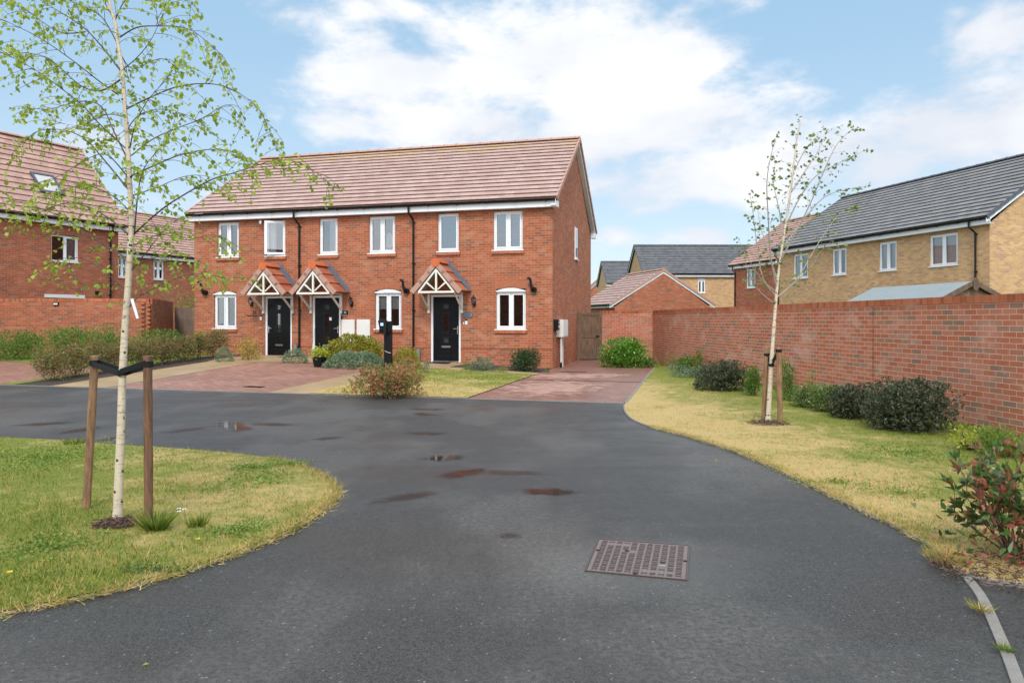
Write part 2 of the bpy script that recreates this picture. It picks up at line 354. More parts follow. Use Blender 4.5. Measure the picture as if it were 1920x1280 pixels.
def blade_mat():
    m, t, b = mat_new('grass_blade'); g = t.new('ShaderNodeNewGeometry'); pos = g.outputs['Position']; ri = g.outputs['Random Per Island']
    at = t.new('ShaderNodeAttribute', attribute_name='dry').outputs['Fac']
    n = t.m('ADD', t.m('MULTIPLY', t.noise(pos, 1.1, 5, .65), .55), t.m('MULTIPLY', t.noise(pos, 5, 4, .65), .45))
    k = t.m('ADD', t.m('ADD', at, t.m('MULTIPLY', t.m('SUBTRACT', n, .5), 2.2)), t.m('MULTIPLY', t.m('SUBTRACT', ri, .5), .9))
    c = t.ramp(k, [(.05, (.09, .15, .02)), (.3, (.21, .27, .035)), (.5, (.37, .33, .06)), (.72, (.55, .38, .12)), (.95, (.68, .46, .22))])
    c = t.mix(.5, c, t.ramp(t.noise(pos, .9, 2), [(.3, (.42, .42, .42)), (.7, (.58, .58, .58))]), blend='OVERLAY')
    t.put(b, 'Base Color', c); t.put(b, 'Roughness', .6); t.put(b, 'Specular IOR Level', .2)
    tr = t.new('ShaderNodeBsdfTranslucent'); t.put(tr, 'Color', c); mx = t.new('ShaderNodeMixShader'); t.put(mx, 0, .3)
    t.l.new(b.outputs[0], mx.inputs[1]); t.l.new(tr.outputs[0], mx.inputs[2]); t.l.new(mx.outputs[0], t.n['Material Output'].inputs[0]); return m
MT['blade'] = blade_mat()
def leafmat(name, stops, trans=.3, rough=.45, spec=.4, patch=0, patchc=None):
    m, t, b = mat_new(name); g = t.new('ShaderNodeNewGeometry'); ri = g.outputs['Random Per Island']; pos = g.outputs['Position']
    k = t.m('ADD', t.m('MULTIPLY', ri, .65), t.m('MULTIPLY', t.sstep(t.noise(pos, 4.5, 3), .3, .7), .35))
    c = t.ramp(k, stops)
    t.put(b, 'Base Color', c); t.put(b, 'Roughness', rough); t.put(b, 'Specular IOR Level', spec)
    tr = t.new('ShaderNodeBsdfTranslucent'); t.put(tr, 'Color', t.mix(1, c, (1.15, 1.15, .7, 1), blend='MULTIPLY')); mx = t.new('ShaderNodeMixShader'); t.put(mx, 0, trans)
    t.l.new(b.outputs[0], mx.inputs[1]); t.l.new(tr.outputs[0], mx.inputs[2]); t.l.new(mx.outputs[0], t.n['Material Output'].inputs[0]); return m
MT['l_birch'] = leafmat('birch_leaf', [(0, (.17, .26, .03)), (.35, (.30, .40, .05)), (.75, (.44, .52, .09)), (1, (.56, .57, .14))], .5)
MT['l_birch2'] = leafmat('dark_birch_leaf', [(0, (.09, .15, .03)), (.5, (.17, .25, .055)), (1, (.30, .36, .10))], .45)
MT['l_yellow'] = leafmat('yellow_green_leaf', [(0, (.10, .12, .014)), (.4, (.26, .26, .025)), (.8, (.42, .38, .05)), (1, (.52, .46, .10))], .3)
MT['l_broom'] = leafmat('golden_leaf', [(0, (.16, .15, .02)), (.4, (.40, .30, .06)), (.8, (.58, .42, .10)), (1, (.60, .50, .20))], .3)
MT['l_sage'] = leafmat('grey_green_leaf', [(0, (.07, .12, .06)), (.4, (.15, .23, .13)), (.8, (.26, .34, .22)), (1, (.42, .48, .36))], .2)
MT['l_green'] = leafmat('mid_green_leaf', [(0, (.035, .09, .012)), (.5, (.10, .20, .028)), (1, (.21, .34, .06))], .25)
MT['l_laurel'] = leafmat('glossy_laurel_leaf', [(0, (.03, .11, .008)), (.5, (.10, .28, .02)), (1, (.26, .46, .05))], .25, .3, .6)
MT['l_dark'] = leafmat('dark_green_rose_leaf', [(0, (.015, .035, .012)), (.5, (.035, .075, .022)), (1, (.09, .15, .04))], .2)
MT['l_hebe'] = leafmat('purple_tinged_dark_leaf', [(0, (.03, .035, .018)), (.45, (.068, .082, .042)), (.8, (.125, .145, .08)), (1, (.20, .15, .11))], .15)
MT['l_photinia'] = leafmat('red_tipped_leaf', [(0, (.06, .12, .025)), (.28, (.15, .22, .045)), (.48, (.27, .25, .07)), (.62, (.42, .17, .09)), (.82, (.55, .16, .11)), (1, (.62, .30, .22))], .25)
MT['l_hedgered'] = leafmat('copper_green_leaf', [(0, (.05, .075, .022)), (.3, (.13, .165, .04)), (.55, (.22, .20, .06)), (.78, (.36, .17, .10)), (1, (.48, .26, .19))], .25)
MT['l_photbig'] = leafmat('large_red_green_leaf', [(0, (.03, .075, .02)), (.3, (.07, .15, .035)), (.5, (.12, .19, .05)), (.62, (.22, .14, .06)), (.8, (.36, .075, .05)), (1, (.48, .15, .13))], .25, .35, .5)
MT['l_weed'] = leafmat('weed_leaf', [(0, (.08, .14, .02)), (.5, (.20, .29, .05)), (1, (.36, .42, .11))], .35)
MT['l_weedblue'] = leafmat('blue_green_weed_leaf', [(0, (.08, .13, .035)), (.5, (.19, .26, .08)), (1, (.33, .40, .17))], .3)
MT['l_lime'] = leafmat('lime_leaf', [(0, (.22, .28, .03)), (.5, (.42, .46, .06)), (1, (.58, .58, .12))], .4)
MT['petal_red'] = plain('red_petal', (.6, .03, .02), .5)
MT['petal_white'] = plain('white_petal', (.8, .8, .76), .5)
MT['petal_yellow'] = plain('yellow_petal', (.75, .55, .03), .5)
MT['twig'] = plain('dark_birch_twig', (.09, .065, .055), .7, var=.3, vs=20)
MT['twig_pale'] = plain('pale_birch_branch', (.33, .28, .23), .7, var=.35, vs=18)
MT['stem'] = plain('shrub_stem', (.10, .055, .04), .8, var=.3, vs=20)
def bark():
    m, t, b = mat_new('white_birch_bark'); pos = t.new('ShaderNodeNewGeometry').outputs['Position']
    st = t.noise(t.scale(pos, (9, 9, 75)), 1, 4, .7); n = t.noise(t.scale(pos, (1, 1, .4)), 22, 5, .75); hl = t.noise(t.scale(pos, (18, 18, 14)), 1, 4, .7)
    c = t.mix(n, (.46, .36, .24, 1), (.76, .66, .50, 1))
    c = t.mix(t.m('MULTIPLY', t.sstep(st, .54, .66), .75), c, (.27, .19, .125, 1))
    c = t.mix(t.sstep(hl, .63, .69), c, (.05, .04, .035, 1))
    t.put(b, 'Base Color', c); t.put(b, 'Roughness', .75); t.put(b, 'Normal', t.bump(t.m('ADD', st, n), .5, .004)); return m
MT['bark'] = bark()
def wood(name, c0, c1, sc=(60, 60, 5), rough=.8, bump=.6):
    m, t, b = mat_new(name); pos = t.new('ShaderNodeNewGeometry').outputs['Position']
    d = t.noise(pos, 3, 2, out=1); v = t.new('ShaderNodeVectorMath', operation='ADD'); t.put(v, 0, pos); t.put(v, 1, t.scale(d, (.06, .06, .3)))
    n = t.noise(t.scale(v.outputs[0], sc), 1, 5, .65); n2 = t.noise(pos, 4, 3)
    c = t.ramp(n, [(.3, c0), (.5, tuple((a + b_) / 2 for a, b_ in zip(c0, c1))), (.7, c1)])
    c = t.mix(.6, c, t.ramp(n2, [(.3, (.36, .36, .36)), (.7, (.62, .61, .6))]), blend='OVERLAY')
    t.put(b, 'Base Color', c); t.put(b, 'Roughness', rough); t.put(b, 'Normal', t.bump(n, bump, .004)); return m
MT['stake_light'] = wood('weathered_tan_timber', (.13, .065, .03), (.36, .21, .11))
MT['stake_dark'] = wood('dark_brown_timber', (.075, .035, .018), (.22, .115, .06))
MT['gate'] = wood('brown_gate_timber', (.07, .042, .024), (.20, .125, .075), (30, 30, 3))
MT['fence'] = wood('grey_brown_fence_timber', (.13, .09, .07), (.26, .185, .145), (30, 30, 2))
MT['shedwood'] = wood('brown_shed_timber', (.12, .07, .04), (.28, .17, .10), (8, 30, 30))
MT['felt'] = plain('green_grey_roofing_felt', (.24, .27, .265), .9, var=.14, vs=5, bump=.3)
MT['rubber'] = plain('black_rubber_strap', (.012, .012, .013), .6, var=.3, spec=.22)
MT['tagmat'] = plain('white_plastic_tag', (.75, .76, .80), .5)
MT['screen'] = None
def screen():
    m, t, b = mat_new('lit_blue_screen'); t.put(b, 'Base Color', (.2, .35, .5, 1)); t.put(b, 'Emission Color', (.35, .6, .85, 1)); t.put(b, 'Emission Strength', .7); return m
MT['screen'] = screen()
def puddle_mat(nm='puddle_water', rough=.05, dens=.8):
    m, t, b = mat_new(nm); pos = t.new('ShaderNodeNewGeometry').outputs['Position']
    at = t.new('ShaderNodeAttribute', attribute_name='wet').outputs['Fac']
    k = t.sstep(t.m('ADD', at, t.m('MULTIPLY', t.m('SUBTRACT', t.noise(pos, 9, 5, .7), .5), .9)), .2, 1.0)
    k = t.m('MULTIPLY', t.m('MULTIPLY', k, dens), t.sstep(at, 0.02, .5))
    t.put(b, 'Base Color', (.018, .014, .013, 1)); t.put(b, 'Roughness', rough); t.put(b, 'IOR', 1.4); t.put(b, 'Specular IOR Level', .5)
    tr = t.new('ShaderNodeBsdfTransparent'); mx = t.new('ShaderNodeMixShader'); t.put(mx, 0, k)
    t.l.new(tr.outputs[0], mx.inputs[1]); t.l.new(b.outputs[0], mx.inputs[2]); t.l.new(mx.outputs[0], t.n['Material Output'].inputs[0]); return m
MT['puddle'] = puddle_mat(); MT['damp'] = puddle_mat('thin_wet_film', .2, .5)

# ------------------------------------------------------------------ ground sheets
def sheet(name, poly, off, mat, label=None, cat=None, kind='structure', step=.5, facade_uv=True, attr=None, flat=False):
    bm = bmesh.new(); vs = [bm.verts.new((x, y, 0)) for x, y in poly]; bm.faces.new(vs)
    bmesh.ops.triangulate(bm, faces=bm.faces[:])
    xs = [p[0] for p in poly]; ys = [p[1] for p in poly]
    if step:
        for ax, lo, hi in ((0, min(xs), max(xs)), (1, min(ys), max(ys))):
            a = math.ceil(lo / step) * step + .013
            while a < hi:
                g = bm.verts[:] + bm.edges[:] + bm.faces[:]; no = (1, 0, 0) if ax == 0 else (0, 1, 0)
                bmesh.ops.bisect_plane(bm, geom=g, plane_co=(a if ax == 0 else 0, a if ax == 1 else 0, 0), plane_no=no); a += step
    for v in bm.verts: v.co.z = (0 if flat else gz(v.co.x, v.co.y)) + off
    bmesh.ops.recalc_face_normals(bm, faces=bm.faces[:])
    if sum(f.normal.z for f in bm.faces) < 0: bmesh.ops.reverse_faces(bm, faces=bm.faces[:])
    uvl = bm.loops.layers.uv.new('UVMap')
    for f in bm.faces:
        for l in f.loops: l[uvl].uv = M.inv(l.vert.co.x, l.vert.co.y) if facade_uv else (l.vert.co.x, l.vert.co.y)
    me = bpy.data.meshes.new(name); bm.to_mesh(me); bm.free(); me.materials.append(mat)
    if attr:
        a = me.attributes.new('dry', 'FLOAT', 'POINT'); a.data.foreach_set('value', [attr(v.co.x, v.co.y) for v in me.vertices])
    o = bpy.data.objects.new(name, me); COL.objects.link(o); return tag(o, label, cat, kind=kind)
def mp(s, v): p = M(s, v); return (p[0], p[1])
def curve_pts(pts, n=6):
    out = []
    P = [pts[0]] + list(pts) + [pts[-1]]
    for i in range(1, len(P) - 2):
        p0, p1, p2, p3 = [np.array(q, float) for q in P[i - 1:i + 3]]
        for k in range(n):
            t = k / n; out.append(tuple(.5 * ((2 * p1) + (-p0 + p2) * t + (2 * p0 - 5 * p1 + 4 * p2 - p3) * t * t + (-p0 + 3 * p1 - 3 * p2 + p3) * t ** 3)))
    out.append(tuple(pts[-1])); return out
G = lambda l: [gnd(a, b, 0) for a, b in l]
sheet('ground', [(-400, -120), (400, -120), (400, 800), (-400, 800)], -.06, plain('rough_ground', (.09, .11, .04), .95, var=.4, vs=.3), 'rough ground far around the houses', 'ground', step=0, flat=True)
verge_edge = curve_pts(G([(1171, 759), (1174, 774), (1192, 790), (1240, 807), (1300, 822), (1400, 856), (1500, 901), (1600, 950), (1680, 988), (1750, 1028), (1808, 1078)]), 5)
kerb_run = curve_pts(G([(1808, 1078), (1840, 1120), (1868, 1180), (1897, 1250), (1925, 1330)]), 5) + [gnd(1985, 1500, 0), gnd(2060, 1800, 0)]
pave_edge = curve_pts(G([(1808, 1078), (1840, 1090), (1890, 1098), (1960, 1108), (2100, 1130), (2400, 1170)]), 4)
WC = (4.93, 24.6); WE = (7.25, 1.0)            # right garden wall, corner and near end (beyond the frame)
def wallx(y): return WC[0] + (WE[0] - WC[0]) * (WC[1] - y) / (WC[1] - WE[1])
road = [mp(-45, -8.3), mp(2.96, -8.3)] + verge_edge[1:] + kerb_run[1:] + [(3.4, -25), (-60, -25)]
sheet('road', road, 0, MT['asphalt'], 'dark damp tarmac road between the lawns', 'road', step=0, flat=True)
def wdist(x, y): return wallx(y) - x
def dry_right(x, y):
    d = wdist(x, y); k = min(1, max(0, (d - 1.0) / 2.6)); k = .13 + .64 * k
    if y < 8: k -= .08
    return k
def dry_left(x, y): return .37 + .12 * math.sin(x * 1.3 + y * .7)
def dry_front(x, y):
    s, v = M.inv(x, y); return .28 + .4 * min(1, max(0, (-v - 4) / 3))
left_out = G([(0, 822), (100, 827), (200, 835), (320, 843), (420, 851), (500, 861), (560, 877), (600, 897), (624, 921), (606, 950), (560, 985), (500, 1015), (400, 1053), (250, 1098), (120, 1128), (0, 1152)])
lp = [(-15, 11.4), (-10.5, 9.9)] + curve_pts(left_out, 4) + [(-4.2, 3.1), (-7, 2.5), (-15, 2.2)]
left_lawn_poly = lp
sheet('left_lawn', lp, .022, MT['thatch'], 'green and straw coloured lawn around the stout left birch', 'lawn', step=.4, attr=dry_left, flat=True)
right_poly = [mp(2.99, -8.3)] + verge_edge[1:] + pave_edge[1:] + [(wallx(3.0), 3.0)] + [(wallx(y), y) for y in (8, 14, 20)] + [WC, (4.3, 24.75), mp(2.99, 1.9)]
sheet('right_verge', right_poly, .02, MT['thatch'], 'patchy dry grass verge beside the long garden wall', 'lawn', step=.5, attr=dry_right, flat=True)
sheet('pavement', [kerb_run[0]] + [(a, b + .25) for a, b in pave_edge[1:]] + [(9, -3), (3.4, -25)] + kerb_run[::-1][:-1], .003, MT['asphalt'], 'dark tarmac footway beyond the concrete edging', 'pavement', step=0, flat=True)
sheet('right_driveway', [mp(0.0, -8.3), mp(2.97, -8.3), mp(2.97, 5.0), mp(-.02, 5.0)], .012, MT['pave_right'], 'damp red block driveway beside the end house', 'driveway')
sheet('front_lawn', [mp(-3.4, -8.3), mp(-.02, -8.3), mp(-.02, -2.35), mp(-3.4, -2.35)], .022, MT['thatch'], 'small sloping lawn in front of the end house', 'lawn', attr=dry_front)
sheet('house_path', [mp(-8.4, -2.9), mp(-3.0, -2.35), mp(.0, -2.35), mp(.0, -1.75), mp(-2.75, -1.65), mp(-2.75, -.1), mp(-4.05, -.1), mp(-4.05, -1.7), mp(-6.9, -1.75), mp(-6.9, -.1), mp(-8.3, -.1), mp(-8.3, -1.2), mp(-8.8, -1.2), mp(-8.8, -.1), mp(-10.2, -.1), mp(-10.2, -2.0), mp(-10.0, -2.9)], .016, MT['pave_tan'], 'buff slab path leading to the three front doors', 'path')
sheet('middle_path', [mp(-4.35, -8.3), mp(-3.4, -8.3), mp(-3.4, -2.35), mp(-4.35, -2.6)], .011, MT['pave_tan'], 'buff paved strip between lawn and middle driveway', 'path')
sheet('middle_driveway', [mp(-8.4, -8.3), mp(-4.35, -8.3), mp(-4.35, -2.6), mp(-8.4, -2.9)], .009, MT['pave_red'], 'wide red block driveway in front of the middle house', 'driveway')
sheet('left_path', [mp(-9.95, -8.3), mp(-8.4, -8.3), mp(-8.4, -2.9), mp(-9.95, -2.9)], .013, MT['pave_tan'], 'buff paved strip beside the copper hedge', 'path')
sheet('planting_bed', [mp(-11.0, -8.3), mp(-9.95, -8.3), mp(-9.95, -2.0), mp(-10.2, -2.0), mp(-10.2, -.02), mp(-14.5, -.02), mp(-14.5, -3.0), mp(-11.0, -3.6)], .01, MT['soil'], 'dark soil bed under the hedge by the end house', 'flower bed')
for a, b_, v_ in ((-2.75, -.02, -1.7), (-6.9, -4.05, -1.7), (-8.8, -8.3, -1.2)):
    sheet('wall_flower_bed', [mp(a, v_), mp(b_, v_), mp(b_, .05), mp(a, .05)], .013, MT['soil'], 'dark soil bed against the terrace wall', 'flower bed')
sheet('bed_grass', [mp(-11.4, -8.3), mp(-11.0, -8.3), mp(-11.0, -3.6), mp(-16, -2.6), mp(-16, -3.4), mp(-11.4, -5.2)], .02, MT['thatch'], 'narrow strip of grass between hedge and driveway', 'lawn', attr=lambda x, y: .1)
sheet('left_driveway', [mp(-30, -8.3), mp(-11.4, -8.3), mp(-11.4, -5.2), mp(-16, -3.9), mp(-30, -1)], .008, MT['pave_red'], 'pinkish red block driveway at the left edge', 'driveway')
sheet('left_border_grass', [mp(-30, -1), mp(-16, -3.9), mp(-11.4, -5.2), mp(-11.4, -3.6), mp(-11, 3), mp(-30, 5)], .014, MT['thatch'], 'grass strip in front of the green hedge', 'lawn', attr=lambda x, y: .1)
sheet('plot_ground', [mp(-30, -8.25), mp(2.9, -8.25), mp(2.9, 14), mp(-30, 14)], -.01, MT['soil'], 'bare soil under the plots of the terrace', 'ground')

def edging(name, pts, w_, h, label):
    mb = MB(); P = [Vector((x, y, 0)) for x, y in pts]; L = []; Rr = []
    for i, p in enumerate(P):
        t = (P[min(i + 1, len(P) - 1)] - P[max(i - 1, 0)]).normalized(); n = Vector((-t.y, t.x, 0))
        L.append(p + n * w_ / 2); Rr.append(p - n * w_ / 2)
    zt = [gz(p.x, p.y) + h for p in P]
    for i in range(len(P) - 1):
        a, b, c, d = L[i], L[i + 1], Rr[i + 1], Rr[i]; z0, z1 = zt[i], zt[i + 1]
        mb.add([(a.x, a.y, -.05), (b.x, b.y, -.05), (c.x, c.y, -.05), (d.x, d.y, -.05), (a.x, a.y, z0), (b.x, b.y, z1), (c.x, c.y, z1), (d.x, d.y, z0)],
               [(4, 5, 6, 7), (0, 1, 5, 4), (2, 3, 7, 6)] + ([(0, 4, 7, 3)] if i == 0 else []) + ([(1, 2, 6, 5)] if i == len(P) - 2 else []))
    return tag(mb.build(name, MT['conc']), label, 'kerb', kind='structure')
edging('verge_kerb', verge_edge, .045, .019, 'grey concrete edging curving round the dry verge')
edging('pavement_kerb', kerb_run, .05, .012, 'grey concrete edging strip at the lower right')
edging('pavement_edge', pave_edge[1:], .03, .021, 'thin pale edging between verge and footway')
edging('driveway_kerb', [mp(2.99, v) for v in (-8.3, -6, -4, -2, 0, 1.8)], .05, .026, 'concrete edging along the right driveway')
edging('lawn_kerb', curve_pts(left_out, 4)[30:], .05, .012, 'thin concrete edging round the left lawn')
edging('road_joint', [mp(s, -8.3) for s in (-30, -20, -12, -8, -4, 0, 2.95)], .04, .014, 'flush edging where the driveways meet the road')

# ------------------------------------------------------------------ house parts
def wall_holes(mb, F, s0, s1, z0, z1, v, holes, rev=.11):
    ss = sorted({s0, s1} | {h[0] for h in holes} | {h[1] for h in holes}); zs = sorted({z0, z1} | {h[2] for h in holes} | {h[3] for h in holes})
    ss = [a for a in ss if s0 <= a <= s1]; zs = [a for a in zs if z0 <= a <= z1]
    for i in range(len(ss) - 1):
        for j in range(len(zs) - 1):
            cs, cz = (ss[i] + ss[i + 1]) / 2, (zs[j] + zs[j + 1]) / 2
            if any(h[0] < cs < h[1] and h[2] < cz < h[3] for h in holes): continue
            mb.quad(F(ss[i], v, zs[j]), F(ss[i + 1], v, zs[j]), F(ss[i + 1], v, zs[j + 1]), F(ss[i], v, zs[j + 1]))
    for a, b, c, d in holes:
        mb.quad(F(a, v, c), F(a, v, d), F(a, v + rev, d), F(a, v + rev, c)); mb.quad(F(b, v, c), F(b, v, d), F(b, v + rev, d), F(b, v + rev, c))
        mb.quad(F(a, v, d), F(b, v, d), F(b, v + rev, d), F(a, v + rev, d)); mb.quad(F(a, v, c), F(b, v, c), F(b, v + rev, c), F(a, v + rev, c))
def roof_slope(F, s0, s1, ve, ze, vr, zr, gauge=.33):
    """stepped courses of tiles from the eave up to the ridge"""
    mb = MB(); L = math.hypot(vr - ve, zr - ze); dv, dz = (vr - ve) / L, (zr - ze) / L; nv, nz = -dz * (1 if vr > ve else 1), abs(dv)
    if vr < ve: nv = abs(dz)
    else: nv = -abs(dz)
    n = max(1, round(L / gauge)); g = L / n
    q = lambda d, o: (ve + dv * d + nv * o, ze + dz * d + nz * o)
    for i in range(n):
        d0 = i * g; d1 = min(L, d0 + g + .05)
        mb.prism(F, [q(d0, .052), q(d0, .070), q(d1, .022), q(d1, .004)], s0, s1)
    mb.quad(F(s0, ve, ze), F(s1, ve, ze), F(s1, vr, zr), F(s0, vr, zr))
    return mb
def window(parent, F, s0, s1, z0, z1, v=0.0, lights=2, curtain=None, head=False, sill=True, open_left=False, rec=.07, transom=False, mats=None, inner=True):
    fw, d = .055, .06; va, vb = v + rec, v + rec + d
    mb = MB(); mb.box(F, s0, s0 + fw, va, vb, z0, z1).box(F, s1 - fw, s1, va, vb, z0, z1)
    mb.box(F, s0 + fw, s1 - fw, va, vb, z0, z0 + fw).box(F, s0 + fw, s1 - fw, va, vb, z1 - fw, z1)
    cells = []
    if lights == 2:
        c = (s0 + s1) / 2; mb.box(F, c - .03, c + .03, va, vb, z0 + fw, z1 - fw); cells = [(s0 + fw, c - .03), (c + .03, s1 - fw)]
    else: cells = [(s0 + fw, s1 - fw)]
    win = mb.build('window', MT['white'], parent)
    for i, (a, b) in enumerate(cells):
        if open_left and i == 0: continue
        if inner or i == 1:
            k = .042; ms = MB(); x0, x1, y0, y1 = a + .002, b - .002, z0 + fw + .002, z1 - fw - .002
            ms.box(F, x0, x0 + k, va - .015, vb - .01, y0, y1).box(F, x1 - k, x1, va - .015, vb - .01, y0, y1)
            ms.box(F, x0 + k, x1 - k, va - .015, vb - .01, y0, y0 + k).box(F, x0 + k, x1 - k, va - .015, vb - .01, y1 - k, y1)
            ms.build('sash', MT['white'], win); a, b, zz0, zz1 = x0 + k, x1 - k, y0 + k, y1 - k
        else: zz0, zz1 = z0 + fw, z1 - fw
        MB().quad(F(a, va + .02, zz0), F(b, va + .02, zz0), F(b, va + .02, zz1), F(a, va + .02, zz1)).build('pane', MT['glass'], win)
    if open_left:      # side-hung casement standing open, hinged on the right
        a, b = cells[0]; th = R_(27); wq = b - a; A = lambda s, t_: F(b - (b - s) * math.cos(th), va - .01 - (b - s) * math.sin(th), z0 + .04 + (z1 - z0 - .07) * t_)
        k = .06; ms = MB()
        def bar(sa, sb, ta, tb):
            P = [A(sa, ta), A(sb, ta), A(sb, tb), A(sa, tb)]; Q = [(p[0] + F.uy[0] * .045, p[1] + F.uy[1] * .045, p[2]) for p in P]
            ms.add(P + Q, [(0, 1, 2, 3), (4, 5, 6, 7), (0, 1, 5, 4), (1, 2, 6, 5), (2, 3, 7, 6), (3, 0, 4, 7)])
        bar(a - .03, a + k, 0, 1); bar(b - k, b + .0, 0, 1); bar(a + k, b - k, 0, .06); bar(a + k, b - k, .94, 1)
        ms.build('sash', MT['white'], win)
        MB().quad(A(a + k, .06), A(b - k, .06), A(b - k, .94), A(a + k, .94)).build('pane', MT['glass'], win)
    MB().box(F, s0 - .04, s1 + .04, v - .045, va, z0 - .03, z0 - .002).build('window_sill', MT['white'], win)
    if head:       # segmental white head over the frame
        prof = [(s0, z1)] + [(s0 + (s1 - s0) * t / 10, z1 + .03 + .085 * math.sin(math.pi * t / 10)) for t in range(11)] + [(s1, z1)]
        MB().prismv(F, prof, v - .02, va + .02).build('arched_head', MT['white'], win)
    if curtain: curtain(win, F, s0 + .03, s1 - .03, z0, z1, v + rec + .1)
    if sill:
        MB().box(F, s0 - .05, s1 + .05, v - .055, v + .02, z0 - .125, z0 - .034).build('brick_sill', MT['soldier'], parent)
    return win
def drape(side='left', frac=.5, mat='curtain'):
    def fn(win, F, s0, s1, z0, z1, v):
        mb = MB(); w_ = (s1 - s0) * frac
        for rng_ in ([(s0, s0 + w_)] if side == 'left' else [(s1 - w_, s1)] if side == 'right' else [(s0, s0 + w_ / 2), (s1 - w_ / 2, s1)]):
            n = max(6, int((rng_[1] - rng_[0]) / .02)); P = []
            for i in range(n + 1):
                a = rng_[0] + (rng_[1] - rng_[0]) * i / n; P.append((a, v + .03 * math.sin(i * 1.3)))
            for i in range(n): mb.quad(F(P[i][0], P[i][1], z0), F(P[i + 1][0], P[i + 1][1], z0), F(P[i + 1][0], P[i + 1][1], z1), F(P[i][0], P[i][1], z1))
        mb.build('curtain', MT[mat], win)
    return fn
def blind(frac=.45):
    def fn(win, F, s0, s1, z0, z1, v):
        MB().box(F, s0, s1, v, v + .01, z1 - (z1 - z0) * frac, z1).build('roller_blind', MT['curtain'], win)
    return fn
def vblind():
    def fn(win, F, s0, s1, z0, z1, v):
        mb = MB(); a = s0
        while a < s1 - .05: mb.quad(F(a, v, z0), F(a + .075, v + .03, z0), F(a + .075, v + .03, z1), F(a, v, z1)); a += .088
        mb.build('vertical_blind', MT['curtain'], win)
    return fn
def mirror_dec(win, F, s0, s1, z0, z1, v):      # round dressing-table mirror and pale lamps seen inside
    c = s0 + (s1 - s0) * .72; mb = MB(); n = 20
    mb.add([F(c + .13 * math.cos(2 * math.pi * k / n), v, z0 + .42 + .26 * math.sin(2 * math.pi * k / n)) for k in range(n)], [tuple(range(n))])
    for q in (-.32, -.14, .16): mb.prismv(F, [(c + q - .07, z0), (c + q + .07, z0), (c + q + .02, z0 + .34), (c + q - .01, z0 + .34)], v + .03, v + .04)
    mb.build('dressing_table_mirror', MT['curtain'], win)
def body(parent, F, s0, s1, dep, zb, ze, zt, holes, mat, left_gable=True, right_gable=True, name='wall'):
    """walls of a house with a ridge along s; ze wall top, zt wall height at the ridge"""
    mb = MB(); wall_holes(mb, F, s0, s1, zb, ze, 0, holes)
    mb.quad(F(s1, dep, zb), F(s0, dep, zb), F(s0, dep, ze), F(s1, dep, ze))
    for s, on in ((s0, left_gable), (s1, right_gable)):
        mb.quad(F(s, 0, zb), F(s, dep, zb), F(s, dep, ze), F(s, dep / 2, zt), F(s, 0, ze))
    return mb.build(name, mat, parent)
def gutter_set(parent, F, s0, s1, vf, zb, zt, dps=(), zend=.3, jog=.14, clip=True, vw=-.05):
    MB().box(F, s0, s1, vf - .02, vf, zb, zt).build('fascia_board', MT['fascia'], parent)
    MB().box(F, s0 + .01, s1 - .01, vf + .002, -.002, zb + .004, zb + .02).build('soffit', MT['fascia'], parent)
    mb = MB(); n = 7; r = .06; vc = vf - .02 - r - .004; zc = zt - .002
    for i in range(n):
        a0, a1 = math.pi + math.pi * i / n, math.pi + math.pi * (i + 1) / n
        mb.quad(F(s0, vc + r * math.cos(a0), zc + r * math.sin(a0)), F(s1, vc + r * math.cos(a0), zc + r * math.sin(a0)), F(s1, vc + r * math.cos(a1), zc + r * math.sin(a1)), F(s0, vc + r * math.cos(a1), zc + r * math.sin(a1)))
    a = s0 + .5
    while a < s1: mb.box(F, a - .015, a + .015, vf - .03 - 2 * r, vf - .018, zc - r - .012, zc - .03); a += .95
    mb.build('gutter', MT['black'], parent)
    for sp in dps:
        m2 = MB(); m2.tube([F(sp, vc, zc - .04), F(sp, vc, zb - .02), F(sp + jog * .35, vc + .05, zb - .11), F(sp + jog * .5, -.055, zb - .25), F(sp + jog * .5, -.055, zend)], .034, 10)
        for zz in (zb - .3, (zb + zend) / 2 + .7, (zb + zend) / 2 - .8): m2.box(F, sp + jog * .5 - .055, sp + jog * .5 + .055, -.06, 0, zz - .02, zz + .02)
        m2.build('downpipe', MT['black'], parent)
def verge_strip(F, s0, s1, ve, ze, vr, zr, t=.05, n=14, lift=.07):
    mb = MB(); L = math.hypot(vr - ve, zr - ze); dv, dz = (vr - ve) / L, (zr - ze) / L; nv = -abs(dz) if vr > ve else abs(dz); nz = abs(dv)
    q = lambda d, o: (ve + dv * d + nv * o, ze + dz * d + nz * o); g = L / n
    for i in range(n):
        o = lift + .006; mb.prism(F, [q(i * g - .01, o), q(i * g - .01, -.05), q((i + 1) * g, -.07), q((i + 1) * g, o - .02)], s0, s1)
    return mb
def ridge_tiles(F, s0, s1, v, z, r=.12, step=.45):
    mb = MB(); a = s0; k = 0
    while a < s1 - .01:
        b = min(a + step, s1); rr = r + .004 * (k % 2)
        prof = [(v + rr * math.cos(math.pi * i / 6) * 1.15, z + rr * .75 * math.sin(math.pi * i / 6)) for i in range(7)]
        mb.prism(F, prof, a + .004, b); mb.prism(F, [(p[0], p[1] + .012) for p in prof], b - .03, b - .002); a = b; k += 1
    return mb

